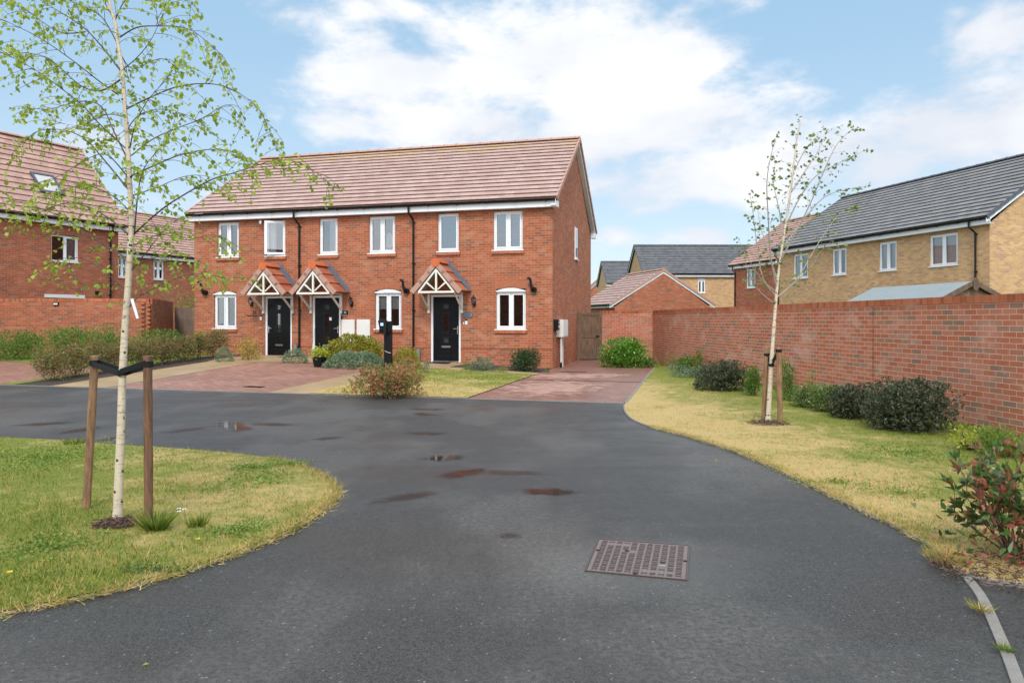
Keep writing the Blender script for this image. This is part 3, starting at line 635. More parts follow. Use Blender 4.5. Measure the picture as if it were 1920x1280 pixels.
# ------------------------------------------------------------------ the terrace of three houses
HD = 8.23; ZF = 4.93; ZG = 5.16; VE = -.34; ZE = 5.17; VR = HD / 2; ZR = 8.02
def lantern(parent, F, s, z):
    p = MB(); p.box(F, s - .035, s + .035, -.02, 0, z - .14, z + .02)
    p.tube([F(s, -.02, z - .1), F(s, -.09, z - .13), F(s, -.13, z - .07)], .012, 6)
    L = p.build('wall_lantern', MT['black'], parent)
    c = MB()
    for k in range(6):
        a0, a1 = k * math.pi / 3, (k + 1) * math.pi / 3; f = lambda r, a, zz: F(s + r * math.cos(a), -.13 + r * math.sin(a), zz)
        c.quad(f(.085, a0, z + .1), f(.085, a1, z + .1), f(.012, a1, z + .19), f(.012, a0, z + .19))
        c.quad(f(.03, a0, z - .08), f(.03, a1, z - .08), f(.045, a1, z - .06), f(.045, a0, z - .06))
        c.tube([f(.042, a0, z - .06), f(.068, a0, z + .1)], .006, 4)
    c.tube([F(s, -.13, z + .18), F(s, -.13, z + .22)], .012, 6); c.build('lantern_cage', MT['black'], L)
    g = MB(); f = lambda r, a, zz: F(s + r * math.cos(a), -.13 + r * math.sin(a), zz)
    for k in range(6): g.quad(f(.04, k * math.pi / 3, z - .06), f(.04, (k + 1) * math.pi / 3, z - .06), f(.064, (k + 1) * math.pi / 3, z + .1), f(.064, k * math.pi / 3, z + .1))
    g.build('lantern_glass', MT['glass'], L)
def flue(parent, F, s, z):
    mb = MB(); mb.tube([F(s, 0, z), F(s, -.13, z)], .085, 14)
    mb.tube([F(s, -.10, z), F(s - .03, -.16, z + .06), F(s - .07, -.17, z + .15), F(s - .08, -.17, z + .28), F(s - .1, -.19, z + .34), F(s - .17, -.2, z + .36)], [.07, .055, .042, .04, .04, .044], 10)
    mb.build('boiler_flue', MT['black'], parent, smooth=False)
def canopy(parent, F, c, hw=.755, ze=2.385, zt=3.26, d=.9):
    th = math.atan2(zt - ze, hw); nx, nz = math.sin(th), math.cos(th)
    # white gallows truss at the front
    v0, v1 = -d + .03, -d + .09; mb = MB(); hi = hw - .17; zp = ze + .02 + (hi) * math.tan(th)
    def rafter(sg):
        a = (c + sg * hi, ze + .0); b = (c, zp); w = .05
        mb.prismv(F, [(a[0], a[1]), (b[0], b[1]), (b[0], b[1] - w / nz), (a[0] - sg * w / nx, a[1])], v0, v1)
        mb.prismv(F, [(c + sg * .03, ze + .05), (c + sg * .07, ze + .05), (c + sg * hi * .55 + .015 * sg, ze + (zp - ze) * .45 - .055), (c + sg * hi * .55 - sg * .02, ze + (zp - ze) * .45 - .02)], v0 + .004, v1 - .004)
    rafter(-1); rafter(1)
    mb.box(F, c - hi, c + hi, v0 - .003, v1 + .003, ze - .055, ze + .005).box(F, c - .028, c + .028, v0 + .006, v1 - .006, ze + .005, zp - .04)
    for sg in (-1, 1):
        a = c + sg * (hi - .03); mb.box(F, a - .035, a + .035, v1 + .003, 0, ze - .052, ze + .004)
    cn = mb.build('door_canopy', MT['paintwhite'], parent)
    # soffit lining under each slope
    sf = MB()
    for sg in (-1, 1):
        sf.add([F(c + sg * (hw - .03), -d + .03, ze + .01), F(c, -d + .03, zt - .05), F(c, -.002, zt - .05), F(c + sg * (hw - .03), -.002, ze + .01)], [(0, 1, 2, 3)])
    sf.build('canopy_lining', MT['lintel'], cn)
    for sg in (-1, 1):
        a = c + sg * (hi - .03); b = MB(); b.box(F, a - .03, a + .03, -.06, 0, ze - .62, ze - .056)
        P = [(-.0 - .06, ze - .56), (-d + .14, ze - .056), (-d + .21, ze - .056), (-.06, ze - .48)]
        b.prism(F, P, a - .022, a + .022); b.box(F, a - .037, a + .037, -.07, 0, ze - .66, ze - .60); b.build('bracket', MT['paintwhite'], cn)
    # three courses of tiles on each side, with a verge tile at the front end of each
    rt = MB(); vt = MB(); L = math.hypot(hw, zt - ze); n = 3; g = L / n
    for sg in (-1, 1):
        q = lambda dd, o: (c + sg * (hw - dd * math.cos(th) + nx * o), ze + dd * math.sin(th) + nz * o)
        for i in range(n):
            d0, d1 = i * g - .02, (i + 1) * g + .04
            rt.prismv(F, [q(d0, .035), q(d0, .075), q(d1, .03), q(d1, -.005)], -d + .05, -.01)
            vt.prismv(F, [q(d0 - .02, -.075), q(d0 - .02, .085), q(d1, .055), q(d1, -.09)], -d - .0, -d + .046)
    rt.build('canopy_tiles', MT['tile_orange'], cn); vt.build('verge_tiles', MT['verge'], cn)
    rd = MB(); hexa = [(c + .155 * math.sin(a), zt + .0 + .135 * math.cos(a)) for a in [R_(x) for x in (-24, 24, 78, 150, 210, 282)]]
    rd.prismv(F, hexa, -d - .02, -d + .03)
    prof = [(c - .15, zt + .0), (c - .1, zt + .075), (c, zt + .115), (c + .1, zt + .075), (c + .15, zt + .0)]; rd.prismv(F, prof, -d + .03, -.08)
    rd.build('ridge_tile', MT['ridge_orange'], cn)
    fl = MB()
    for sg in (-1, 1):
        m_ = 9; q = lambda dd, o: (c + sg * (hw - dd * math.cos(th) + nx * o), ze + dd * math.sin(th) + nz * o)
        fl.prismv(F, [q(-.05, .085), q(-.05, .11), q(L + .03, .07), q(L + .03, .04)], -.16, -.004)
        for k in range(m_):      # stepped upstand against the wall
            d0, d1 = -.05 + (L + .08) * k / m_, -.05 + (L + .08) * (k + 1) / m_; a0 = q(d0, .06); a1 = q(d1, .05)
            fl.box(F, min(a0[0], a1[0]), max(a0[0], a1[0]), -.012, -.002, min(a0[1], a1[1]), max(a0[1], a1[1]) + .11)
    fl.build('lead_flashing', MT['lead'], cn)
def front_door(parent, F, s0, s1, z0, z1, hand='right'):
    fw = .07; va, vb = .05, .12
    mb = MB(); mb.box(F, s0, s0 + fw, va - .02, vb, z0, z1).box(F, s1 - fw, s1, va - .02, vb, z0, z1).box(F, s0 + fw, s1 - fw, va - .02, vb, z1 - fw, z1)
    df = mb.build('door_frame', MT['white'], parent)
    MB().box(F, s0 + fw, s1 - fw, va - .05, vb, z0, z0 + .035).build('threshold', MT['chrome'], parent)
    a, b = s0 + fw + .004, s1 - fw - .004; c = (a + b) / 2; H = z1 - z0
    dz = lambda t: z0 + .04 + (H - fw - .044) * t
    cw = .085; gl = [(.815, .885), (.44, .745), (.285, .365)]
    holes = [(c - cw, c + cw, dz(t0), dz(t1)) for t0, t1 in gl]
    mb = MB(); wall_holes(mb, F, a, b, z0 + .038, z1 - fw - .003, va, holes, .03)
    mb.quad(F(a, va, z1 - fw), F(b, va, z1 - fw), F(b, vb, z1 - fw), F(a, vb, z1 - fw))
    dr = mb.build('front_door', MT['door'], parent)
    tr = MB()
    for (x0, x1, y0, y1) in holes:
        k = .022; tr.box(F, x0 - k, x0, va - .012, va + .01, y0 - k, y1 + k).box(F, x1, x1 + k, va - .012, va + .01, y0 - k, y1 + k)
        tr.box(F, x0, x1, va - .012, va + .01, y0 - k, y0).box(F, x0, x1, va - .012, va + .01, y1, y1 + k)
    for (x0, x1) in ((a + .1, c - cw - .1), (c + cw + .1, b - .1)): pass
    tr.box(F, a + .14, b - .14, va - .006, va, dz(.075), dz(.085)).box(F, a + .14, b - .14, va - .006, va, dz(.14), dz(.15))
    tr.box(F, a + .14, a + .15, va - .006, va, dz(.085), dz(.14)).box(F, b - .15, b - .14, va - .006, va, dz(.085), dz(.14))
    tr.build('door_moulding', MT['doortrim'], dr)
    g = MB()
    for (x0, x1, y0, y1) in holes: g.quad(F(x0, va + .02, y0), F(x1, va + .02, y0), F(x1, va + .02, y1), F(x0, va + .02, y1))
    g.build('door_glass', MT['glass'], dr)
    gr = MB(); x0, x1, y0, y1 = holes[0]
    for k in (1, 2, 3): gr.box(F, x0 + (x1 - x0) * k / 4 - .003, x0 + (x1 - x0) * k / 4 + .003, va + .01, va + .018, y0, y1)
    for k in (1, 2, 3): gr.box(F, x0, x1, va + .009, va + .0175, y0 + (y1 - y0) * k / 4 - .003, y0 + (y1 - y0) * k / 4 + .003)
    gr.build('leaded_grid', MT['lead'], dr)
    MB().box(F, c - .15, c + .15, va - .018, va - .002, dz(.205), dz(.235)).build('letterbox', MT['chrome'], dr)
    sg = 1 if hand == 'right' else -1; hx = (b if hand == 'right' else a) - sg * .045
    h = MB(); h.box(F, hx - .016, hx + .016, va - .012, va - .001, dz(.42), dz(.54)); h.tube([F(hx, va - .01, dz(.5)), F(hx, va - .055, dz(.5)), F(hx - sg * .13, va - .055, dz(.5))], .01, 6)
    h.build('door_handle', MT['chrome'], dr)
def text(parent, F, s, v, z, body_, size, mat, name='house_number', depth=.004):
    cu = bpy.data.curves.new('t', 'FONT'); cu.body = body_; cu.size = size; cu.align_x = 'CENTER'; cu.align_y = 'CENTER'; cu.extrude = depth
    ob = bpy.data.objects.new('t', cu); COL.objects.link(ob); dg = bpy.context.evaluated_depsgraph_get()
    me = bpy.data.meshes.new_from_object(ob.evaluated_get(dg)); bpy.data.objects.remove(ob)
    mb = MB(); mb.add([F(s + q.co.x, v - q.co.z, z + q.co.y) for q in me.vertices], [tuple(p.vertices) for p in me.polygons])
    bpy.data.meshes.remove(me); return mb.build(name, mat, parent)
def terrace_house(s0, s1, label, ups, los, door, left_end=False, right_end=False, dps=()):
    F = M; t = thing('terraced_house', F(s1, 0, 0), label, 'house', 'three joined red brick houses')
    holes = [(a, b, 3.68, 4.895) for a, b, *_ in ups] + [(a, b, 1.22, 2.47) for a, b, *_ in los] + [(door[0], door[1], .17, 2.31)]
    wl = body(t, F, s0, s1, HD, -.15, 4.98, ZR - .12, holes, MT['brick'])
    so_ = .2 if right_end else 0; lo = .1 if left_end else 0; e = .0015
    rb = roof_slope(F, s0 - lo, s1 + so_ - e, VE, ZE, VR, ZR); roof = rb.build('roof', MT['tile_red'], t)
    roof_slope(F, s0 - lo, s1 + so_ - e, HD - VE, ZE, VR + .001, ZR).build('back_roof', MT['tile_red'], t)
    ridge_tiles(F, s0 - lo, s1 + so_ - e, VR, ZR + .03).build('ridge_tiles', MT['verge'], t)
    gutter_set(t, F, s0 - lo + e, s1 + so_ - e, -.2, ZF, ZG, dps, zend=.3)
    MB().box(F, s0 - lo, s1 + so_ - e, HD + .2, HD + .22, ZF, ZG).build('fascia_board', MT['fascia'], t)
    MB().box(F, s0, door[0] - .002, -.018, -.001, .61, .68).box(F, door[1] + .002, s1 - e, -.018, -.001, .61, .68).build('plinth_course', MT['brick'], t)
    for end, sa, sb, sc_, sd_ in ((right_end, s1 + .17, s1 + .205, s1 + .003, s1 + .165), (left_end, s0 - .105, s0 - .07, s0 - .065, s0 - .003)):
        if not end: continue
        verge_strip(F, sa, sb + .02, VE, ZE, VR, ZR, n=16).build('verge_tiles', MT['verge'], t)
        verge_strip(F, sa, sb + .02, HD - VE, ZE, VR, ZR, n=16).build('verge_tiles', MT['verge'], t)
        b2 = MB()
        for va_, vb_ in ((VE, VR), (HD - VE, VR)):
            b2.prism(F, [(va_, ZE - .03), (vb_, ZR - .03), (vb_, ZR - .21), (va_, ZE - .21)], sa - .02, sa - .002)
            b2.prism(F, [(va_, ZE - .20), (vb_, ZR - .20), (vb_, ZR - .215), (va_, ZE - .215)], sc_, sa - .022)
        b2.build('bargeboard', MT['fascia'], t)
        MB().box(F, s1 + .0025 if sa > s1 else s0 - .2, sa + .02 if sa > s1 else s0 - .0025, HD - .05, HD + .27, ZF - .01, ZF + .2).build('eave_box_end', MT['fascia'], t)
        MB().box(F, sc_ - .001, sd_ + .015, -.222, .1, ZF - .003, ZF + .19).build('eave_box_end', MT['fascia'], t)
    for a, b, *kw in ups: window(t, F, a, b, 3.68, 4.88, **(kw[0] if kw else {}))
    for a, b, *kw in los:
        window(t, F, a, b, 1.22, 2.38, head=True, **(kw[0] if kw else {}))
        n = 14; A = MB()
        for i in range(n):      # fanned brick arch over the window
            f0, f1 = i / n, (i + 1) / n; fx = lambda f, o: (a + b) / 2 + ((b - a) / 2 + .03 + o) * (2 * f - 1); zc = lambda f: 2.43 + .075 * math.sin(math.pi * f)
            A.prismv(F, [(fx(f0, 0) + .004, zc(f0) + .03), (fx(f1, 0) - .004, zc(f1) + .03), (fx(f1, .08) - .004, zc(f1) + .235), (fx(f0, .08) + .004, zc(f0) + .235)], -.004, .01)
        A.build('brick_arch', MT['ridge_brick'], t)
    front_door(t, F, door[0], door[1], .17, 2.31, door[2]); canopy(t, F, (door[0] + door[1]) / 2)
    return t
MT['ridge_brick'] = plain('orange_arch_brick', (.37, .125, .06), .85, var=.3, vs=12)
CAS = dict(lights=2)
hA = terrace_house(-12.79, -8.56, 'left end house of the terrace, nearest the hedge, with a pushed-open upstairs window', [(-11.85, -10.99), (-9.93, -9.19, dict(lights=1, open_left=True, curtain=drape('left', .35)))],
                   [(-11.99, -11.09, dict(curtain=drape('left', .3)))], (-9.97, -8.94, 'left'), left_end=True, dps=(-8.70,))
hB = terrace_house(-8.56, -4.45, 'middle house of the terrace with two white meter boxes beside its black door', [(-7.92, -7.24, dict(lights=1, curtain=drape('right', .55))), (-6.11, -5.19, dict(curtain=mirror_dec))],
                   [(-5.89, -4.97, dict(curtain=blind()))], (-8.17, -7.13, 'right'), dps=(-4.60,))
hC = terrace_house(-4.45, 0, 'right end house of the terrace with its brick gable towards the driveway', [(-3.72, -3.02, dict(lights=1)), (-1.88, -.94)],
                   [(-1.79, -.84)], (-3.96, -2.95, 'right'), right_end=True)
lantern(hA, M, -10.46, 2.1); lantern(hB, M, -6.71, 2.08); lantern(hC, M, -2.49, 2.07)
flue(hA, M, -12.30, 2.46); flue(hB, M, -4.76, 2.43); flue(hC, M, -.57, 2.43)
text(hA, M, -10.38, -.012, 1.75, '33', .17, MT['black'])
MB().tube([M(-10.66, -.012, 1.64), M(-10.5, -.012, 1.655), M(-10.4, -.012, 1.64), M(-10.26, -.012, 1.65)], .01, 6).build('number_scroll', MT['black'], hA)
pq = MB().box(M, -7.07, -6.85, -.015, 0, 1.68, 1.82).build('number_plaque', MT['door'], hB); text(pq, M, -6.96, -.017, 1.75, '35', .1, MT['white'], depth=.002)
fr_ = MB().box(M, -7.078, -7.07, -.018, 0, 1.672, 1.828).box(M, -6.85, -6.842, -.018, 0, 1.672, 1.828).box(M, -7.07, -6.85, -.018, 0, 1.82, 1.828).box(M, -7.07, -6.85, -.018, 0, 1.672, 1.68).build('plaque_rim', MT['chrome'], pq)
sl_ = MB().box(M, -2.87, -2.56, -.018, 0, 1.57, 1.73).build('slate_sign', MT['slate'], hC); text(sl_, M, -2.60, -.02, 1.655, '1', .1, MT['white'], depth=.002)
for (h, s, z) in ((hA, -10.12, 1.56), (hC, -2.76, 1.42)):
    db = MB().box(M, s - .035, s + .035, -.03, 0, z - .06, z + .1).build('doorbell', MT['white'], h); MB().box(M, s - .037, s + .037, -.034, -.004, z + .06, z + .103).build('bell_hood', MT['black'], db)
MB().box(M, -10.17, -10.13, -.025, 0, 1.2, 1.27).box(M, -10.1, -10.06, -.025, 0, 1.22, 1.25).build('tap_valve', MT['chrome'], hA)
MB().box(M, -7.56, -7.48, .028, .048, 1.49, 1.59).build('door_notice', MT['white'], hB)
MB().box(M, -2.86, -2.83, -.02, 0, 1.37, 1.44).build('key_box', MT['white'], hC)
MB().box(M, -7.10, -7.06, -.03, 0, 1.52, 1.64).build('doorbell', MT['black'], hB)
for a in (-7.08, -6.53):
    q = MB().box(M, a, a + .47, -.035, 0, .78, 1.52).build('meter_box', MT['meter'], hB)
    MB().box(M, a + .03, a + .44, -.043, -.036, .81, 1.49).build('meter_box_door', MT['meter'], q)
MB().box(M, -6.68, -6.47, -.012, -.001, 2.55, 2.69).build('air_vent', MT['ridge_brick'], hB)
cc = MB(); cc.tube([M(-10.08, 0, 4.86), M(-10.08, -.1, 4.86)], .018, 6); cc.tube([M(-10.09, -.06, 4.87), M(-10.02, -.2, 4.78)], .04, 10); cc.build('security_camera', MT['white'], hA)
# side wall of the end house: narrow window, charger, meter cabinet and its pipes
SR = Fr((M(0, 0)[0], M(0, 0)[1]), M.uy)       # s runs back along the gable wall; v into the house
s_ = lambda a, v, z: SR(a, v, z)
sw = MB(); sw.box(SR, 4.1, 4.62, -.03, .0, 3.72, 4.86); swn = sw.build('side_window', MT['white'], hC)
MB().box(SR, 4.16, 4.56, -.034, -.028, 3.80, 4.80).build('pane', MT['glass'], swn); MB().box(SR, 4.05, 4.67, -.09, 0, 3.68, 3.715).build('window_sill', MT['white'], swn)
MB().box(SR, 4.95, 5.1, -.02, 0, 4.55, 4.72).build('air_vent', MT['ridge_brick'], hC)
mc = MB().box(SR, .62, 1.5, -.21, 0, .97, 1.52).build('meter_cabinet', MT['meter'], hC)
MB().box(SR, .65, 1.05, -.222, -.211, 1.0, 1.49).box(SR, 1.07, 1.47, -.222, -.211, 1.0, 1.49).build('cabinet_door', MT['meter'], mc)
pp = MB(); pp.tube([SR(.72, -.13, .98), SR(.72, -.13, .17)], .027, 8); pp.tube([SR(1.0, -.13, .98), SR(1.0, -.13, 0)], .02, 8); pp.build('service_pipe', MT['meter'], hC)
MB().tube([SR(.72, -.13, .17), SR(.72, -.13, 0)], .033, 8).build('pipe_boot', MT['black'], hC)
ch = MB(); ch.box(SR, .14, .44, -.12, 0, 1.18, 1.52).box(SR, .18, .4, -.15, -.12, 1.22, 1.5); chg = ch.build('wall_charger', MT['black'], hC)
MB().box(SR, .24, .31, -.158, -.151, 1.4, 1.46).box(SR, .2, .32, -.158, -.151, 1.26, 1.34).build('charger_label', MT['meter'], chg)
MB().tube([SR(.2, -.06, 1.2), SR(.18, -.07, 1.1), SR(.24, -.08, 1.06)], .015, 6).build('charger_cable', MT['black'], chg)
MB().box(SR, 1.55, 1.6, -.01, 0, 2.05, 2.2).box(SR, 2.6, 2.65, -.01, 0, 2.05, 2.2).build('weep_vent', MT['soldier'], hC)

# ------------------------------------------------------------------ other houses
def simple_house(F, s0, s1, dep, ze, label, wallm, tilem, wins, name='brick_house', zr=8.0, vr=None, cat='house', dps=(), lgab=True, rgab=True, fas=.24, group=None, vergem='verge', zb=-.1, jog=.14, overL=.2, overR=.2, dpend=.2, sill=False, gauge=.33, extra_holes=()):
    t = thing(name, F((s0 + s1) / 2, dep / 2, 0), label, cat, group)
    holes = [(a, b, c, d) for a, b, c, d, *_ in wins]
    vr = dep / 2 if vr is None else vr
    mb = MB(); wall_holes(mb, F, s0, s1, zb, ze + .05, 0, holes)
    mb.quad(F(s1, dep, zb), F(s0, dep, zb), F(s0, dep, ze + .05), F(s1, dep, ze + .05))
    for s in (s0, s1): mb.quad(F(s, 0, zb), F(s, dep, zb), F(s, dep, ze + .05), F(s, vr, zr - .13), F(s, 0, ze + .05))
    mb.build('wall', wallm, t)
    roof = roof_slope(F, s0 - overL, s1 + overR, -.34, ze + fas, vr, zr, gauge).build('roof', tilem, t)
    roof_slope(F, s0 - overL, s1 + overR, dep + .34, ze + fas, vr + .001, zr, gauge).build('back_roof', tilem, t)
    ridge_tiles(F, s0 - overL, s1 + overR, vr, zr + .03).build('ridge_tiles', MT[vergem], t)
    gutter_set(t, F, s0 - overL + .001, s1 + overR - .001, -.2, ze, ze + fas - .01, dps, zend=dpend, jog=jog)
    for on, sa, sb, si in ((rgab, s1 + overR - .03, s1 + overR + .02, s1), (lgab, s0 - overL - .02, s0 - overL + .03, s0)):
        if not on: continue
        m2 = verge_strip(F, sa, sb, -.34, ze + fas, vr, zr, n=14); m2.f += []
        m2.build('verge_tiles', MT[vergem], t); verge_strip(F, sa, sb, dep + .34, ze + fas, vr, zr, n=14).build('verge_tiles', MT[vergem], t)
        b2 = MB(); x0, x1 = (sa - .022, sa - .002) if sa > s1 else (sb + .002, sb + .022)
        for va_ in (-.34, dep + .34): b2.prism(F, [(va_, ze + fas - .03), (vr, zr - .03), (vr, zr - .2), (va_, ze + fas - .2)], x0, x1)
        b2.build('bargeboard', MT['fascia'], t)
    for a, b, c, d, *kw in wins: window(t, F, a, b, c, d - .015, sill=sill, **(kw[0] if kw else {}))
    return t
LF = Fr((-16.57, 29.56), (.448, .894))
lh = simple_house(LF, -13, 0, 8.0, 5.2, 'large red brick house at the left edge with a rooflight and tall tiled roof', MT['brick_far'], MT['tile_red2'],
                  [(-2.72, -1.66, 3.79, 4.83, dict(lights=2, inner=False, curtain=drape('right', .35, 'curtain_mauve')))], zr=8.95, vr=2.85, dps=(-.42,), jog=.1, dpend=1.5)
# rooflight set in the slope
def on_slope(F, s, d, o, ve=-.34, ze=5.44, vr=2.85, zr=8.95):
    L = math.hypot(vr - ve, zr - ze); dv, dz = (vr - ve) / L, (zr - ze) / L; return F(s, ve + dv * d - dz * o, ze + dz * d + dv * o)
rl = MB(); a0, a1, d0, d1 = -2.74, -2.02, 1.42, 2.35
def slab(mb, a, b, c, d, o0, o1):
    P = [on_slope(LF, x, y, o) for o in (o0, o1) for y in (c, d) for x in (a, b)]
    mb.add(P, [(0, 2, 3, 1), (4, 5, 7, 6), (0, 1, 5, 4), (2, 6, 7, 3), (0, 4, 6, 2), (1, 3, 7, 5)])
slab(rl, a0 - .09, a0, d0 - .1, d1 + .1, .03, .14); slab(rl, a1, a1 + .09, d0 - .1, d1 + .1, .03, .14); slab(rl, a0, a1, d0 - .1, d0, .03, .14); slab(rl, a0, a1, d1, d1 + .1, .03, .14)
rlo = rl.build('roof_window', MT['verge_grey'], lh); rg = MB(); slab(rg, a0, a1, d0, d1, .10, .12); rg.build('pane', MT['skyglass'], rlo); rg = MB(); slab(rg, a0, a1, d0, d1, .085, .095); rg.build('roller_blind', MT['white'], rlo)
MB().box(LF, -2.98, -1.42, -.02, .0, 2.37, 2.5).build('garage_lintel', MT['fascia'], lh)
MB().box(LF, -1.0, -.86, -.14, 0, 2.58, 2.68).build('flood_light', MT['black'], lh)
BF = Fr((-22.1, 39.5), (.448, .894))
simple_house(BF, -8, 9, 8.2, 5.1, 'farther red brick house seen between the terrace and the left house', MT['brick_far'], MT['tile_red2'],
             [(-.07, .5, 3.9, 5.08), (2.15, 2.85, 3.9, 5.08)], zr=8.3)
YF = Fr((14.08, 37), (.259, -.966))
simple_house(YF, -.001, 5.78, 8.2, 4.95, 'far half of the buff brick pair with grey roof', MT['yellow'], MT['tile_grey'],
             [(1.15, 2.27, 3.6, 4.85, dict(curtain=drape('left', .4), rec=.05)), (3.99, 4.92, 3.6, 4.85, dict(curtain=drape('both', .6), rec=.05))], zr=8.1, dps=(.03,), rgab=False, overR=-.001, jog=-.1, vergem='verge_grey', group='buff brick pair of houses', gauge=.34)
simple_house(YF, 5.78, 12.1, 8.2, 4.95, 'near half of the buff brick pair with blinds in its windows', MT['yellow'], MT['tile_grey'],
             [(6.88, 7.85, 3.6, 4.85, dict(curtain=drape('both', .8), rec=.05)), (9.5, 10.79, 3.6, 4.85, dict(curtain=vblind(), rec=.05))], zr=8.1, dps=(11.5,), lgab=False, overL=-.001, vergem='verge_grey', group='buff brick pair of houses', gauge=.34)
RF = Fr((15.1, 47.8), (.259, -.966))
simple_house(RF, 0, 4.9, 8.0, 4.95, 'red brick house with pink tiled roof beyond the buff pair', MT['brick_far'], MT['tile_red2'],
             [(1.45, 2.44, 3.6, 4.85, dict(curtain=drape('both', .5), rec=.05))], zr=8.3, dps=(.25,), jog=-.05)
GF2 = Fr((10.8, 57), (1, 0.01))
simple_house(GF2, 0, 10.5, 8.0, 5.0, 'distant buff brick house with wide grey roof behind the garage', MT['yellow'], MT['tile_slate'],
             [(4.3, 4.9, 3.7, 4.9, dict(rec=.05))], zr=7.95, vergem='verge_grey')
gs = simple_house(Fr((11.0, 74), (1, 0.01)), -.9, 6, 8.0, 5.1, 'most distant grey roofed house with a small dark dormer panel', MT['yellow'], MT['tile_slate'], [], zr=7.95, vergem='verge_grey')
MB().prism(Fr((14.45, 73.3), (1, .01)), [(.7, 5.9), (2.6, 7.3), (2.3, 7.5), (.6, 6.1)], 0, 1.0).build('roof_panel', MT['black'], gs)
g2 = simple_house(Fr((9.7, 99), (0, -1)), 0, 7, 7.0, 4.8, 'distant red brick gable end just right of the terrace', MT['brick_far'], MT['tile_red2'], [], zr=8.2, fas=.1)
# garage with its gable towards us: ridge runs back
gx0, gy0 = 6.15, 42.0
GA = Fr((gx0, gy0), (-.247 * -1, -.969))     # s runs toward the camera along the left eave
GA = Fr((gx0 + .247 * -5.2, gy0 + .969 * 5.2), (.247, -.969))
ga = simple_house(GA, 0, 5.2, 6.35, 2.26, 'pitched roof brick garage beyond the garden wall corner', MT['brick_far'], MT['tile_red'], [], name='garage', zr=4.55, cat='garage', overL=.1, overR=.06, fas=.16)
# house opposite, behind the viewpoint: seen only as a reflection in the windows
simple_house(Fr((4, -17), (-1, .12)), 0, 50, 8, 4.95, 'red brick row across the road reflected in the windows', MT['brick_far'], MT['tile_red'], [], zr=8.0)

# ------------------------------------------------------------------ garden walls, gates, fences
def garden_wall(pts, z0, z1, label, th=.22, mats=('brick_wall', 'soldier_dark'), joints=()):
    t = thing('garden_wall', (pts[0][0], pts[0][1], 0), label, 'wall'); bd = MB(); cp = MB()
    for (a, b) in zip(pts[:-1], pts[1:]):
        L = math.hypot(b[0] - a[0], b[1] - a[1]); F = Fr(a, (b[0] - a[0], b[1] - a[1]))
        bd.box(F, 0, L, 0, th, z0, z1 - .105); cp.box(F, 0, L, -.003, th + .003, z1 - .1, z1)
        bd.box(F, 0, L, .012, th - .012, z1 - .105, z1 - .1)
    bd.build('brickwork', MT[mats[0]], t); cp.build('coping', MT[mats[1]], t); return t
rw = garden_wall([WE[:], (wallx(10.4), 10.4), WC], -.1, 1.84, 'long red brick garden wall running away on the right', th=-.22)
jF = Fr(WE, (WC[0] - WE[0], WC[1] - WE[1]))
js = math.hypot(wallx(12.0) - WE[0], 12.0 - WE[1])
MB().box(jF, js - .004, js + .004, -.001 - 0, .004, 0, 1.74).build('movement_joint', MT['black'], rw)
garden_wall([(3.30, 25.75), (WC[0] + .1, WC[1] - .03)], -.1, 1.84, 'short red brick garden wall between gate and long wall', th=.22)
def board_gate(p0, p1, z0, z1, name, label, mat, frame=True, latch=True, n=6, cat='gate'):
    L = math.hypot(p1[0] - p0[0], p1[1] - p0[1]); F = Fr(p0, (p1[0] - p0[0], p1[1] - p0[1])); t = thing(name, F(L / 2, 0, z0), label, cat)
    bd = MB(); a = .07 if frame else 0; w_ = (L - 2 * a) / n
    for k in range(n): bd.box(F, a + k * w_ + .003, a + (k + 1) * w_ - .003, .03 + .003 * (k % 2), .055, z0 + .05, z1 - .03 - (.012 * ((k * 7) % 3) if not frame else 0))
    bd.build('boards', mat, t)
    if frame:
        MB().box(F, -.02, .07, 0, .09, z0, z1 + .03).build('gate_post', mat, t); MB().box(F, L - .07, L + .02, 0, .09, z0, z1 + .03).build('gate_post', mat, t)
        r = MB(); r.box(F, .072, L - .072, .012, .029, z1 - .12, z1 - .03).box(F, .072, L - .072, .012, .029, (z0 + z1) / 2 - .05, (z0 + z1) / 2 + .05).box(F, .072, L - .072, .012, .029, z0 + .06, z0 + .16)
        r.box(F, .072, .15, .011, .028, z0 + .16, z1 - .12).box(F, L - .15, L - .072, .011, .028, z0 + .16, z1 - .12); r.build('gate_frame', mat, t)
    if latch: MB().box(F, L - .2, L - .06, -.01, .01, (z0 + z1) / 2 - .02, (z0 + z1) / 2 + .03).build('latch', MT['black'], t)
    return t
board_gate(mp(.03, 4.6), (3.27, 25.78), 0.01, 1.8, 'garden_gate', 'brown timber gate between the terrace gable and wall', MT['gate'])
Wz = 24.5
lw = garden_wall([(-22, Wz), (-12.72, Wz), (-14.0 + .0, 28.9)][:2] + [(-12.66, Wz)], -.1, 2.25, 'left garden wall of red brick standing behind the green hedge', mats=('brick_far', 'soldier_dark'))
garden_wall([(-12.6, Wz + .1), (-13.95, 28.9)], -.1, 2.25, 'angled red brick garden wall running back beside the fence', th=.22, mats=('brick_far', 'soldier_dark'))
tb = MB()
for k in range(13):
    z = .25 + k * .15
    tb.box(WF, -12.93 , -12.78, Wz - .075, Wz - .001, z, z + .068); tb.box(WF, -12.72, -12.60, Wz - .06, Wz + .1, z - .075, z - .007)
tb.build('toothed_bricks', MT['soldier'], lw)
lb = MB(); lb.box(WF, -15.98, -15.80, Wz - .05, Wz - .001, 2.01, 2.11); lbo = lb.build('bulkhead_light', MT['black'], lw); MB().box(WF, -15.96, -15.82, Wz - .058, Wz - .051, 2.035, 2.09).build('light_lens', MT['meter'], lbo)
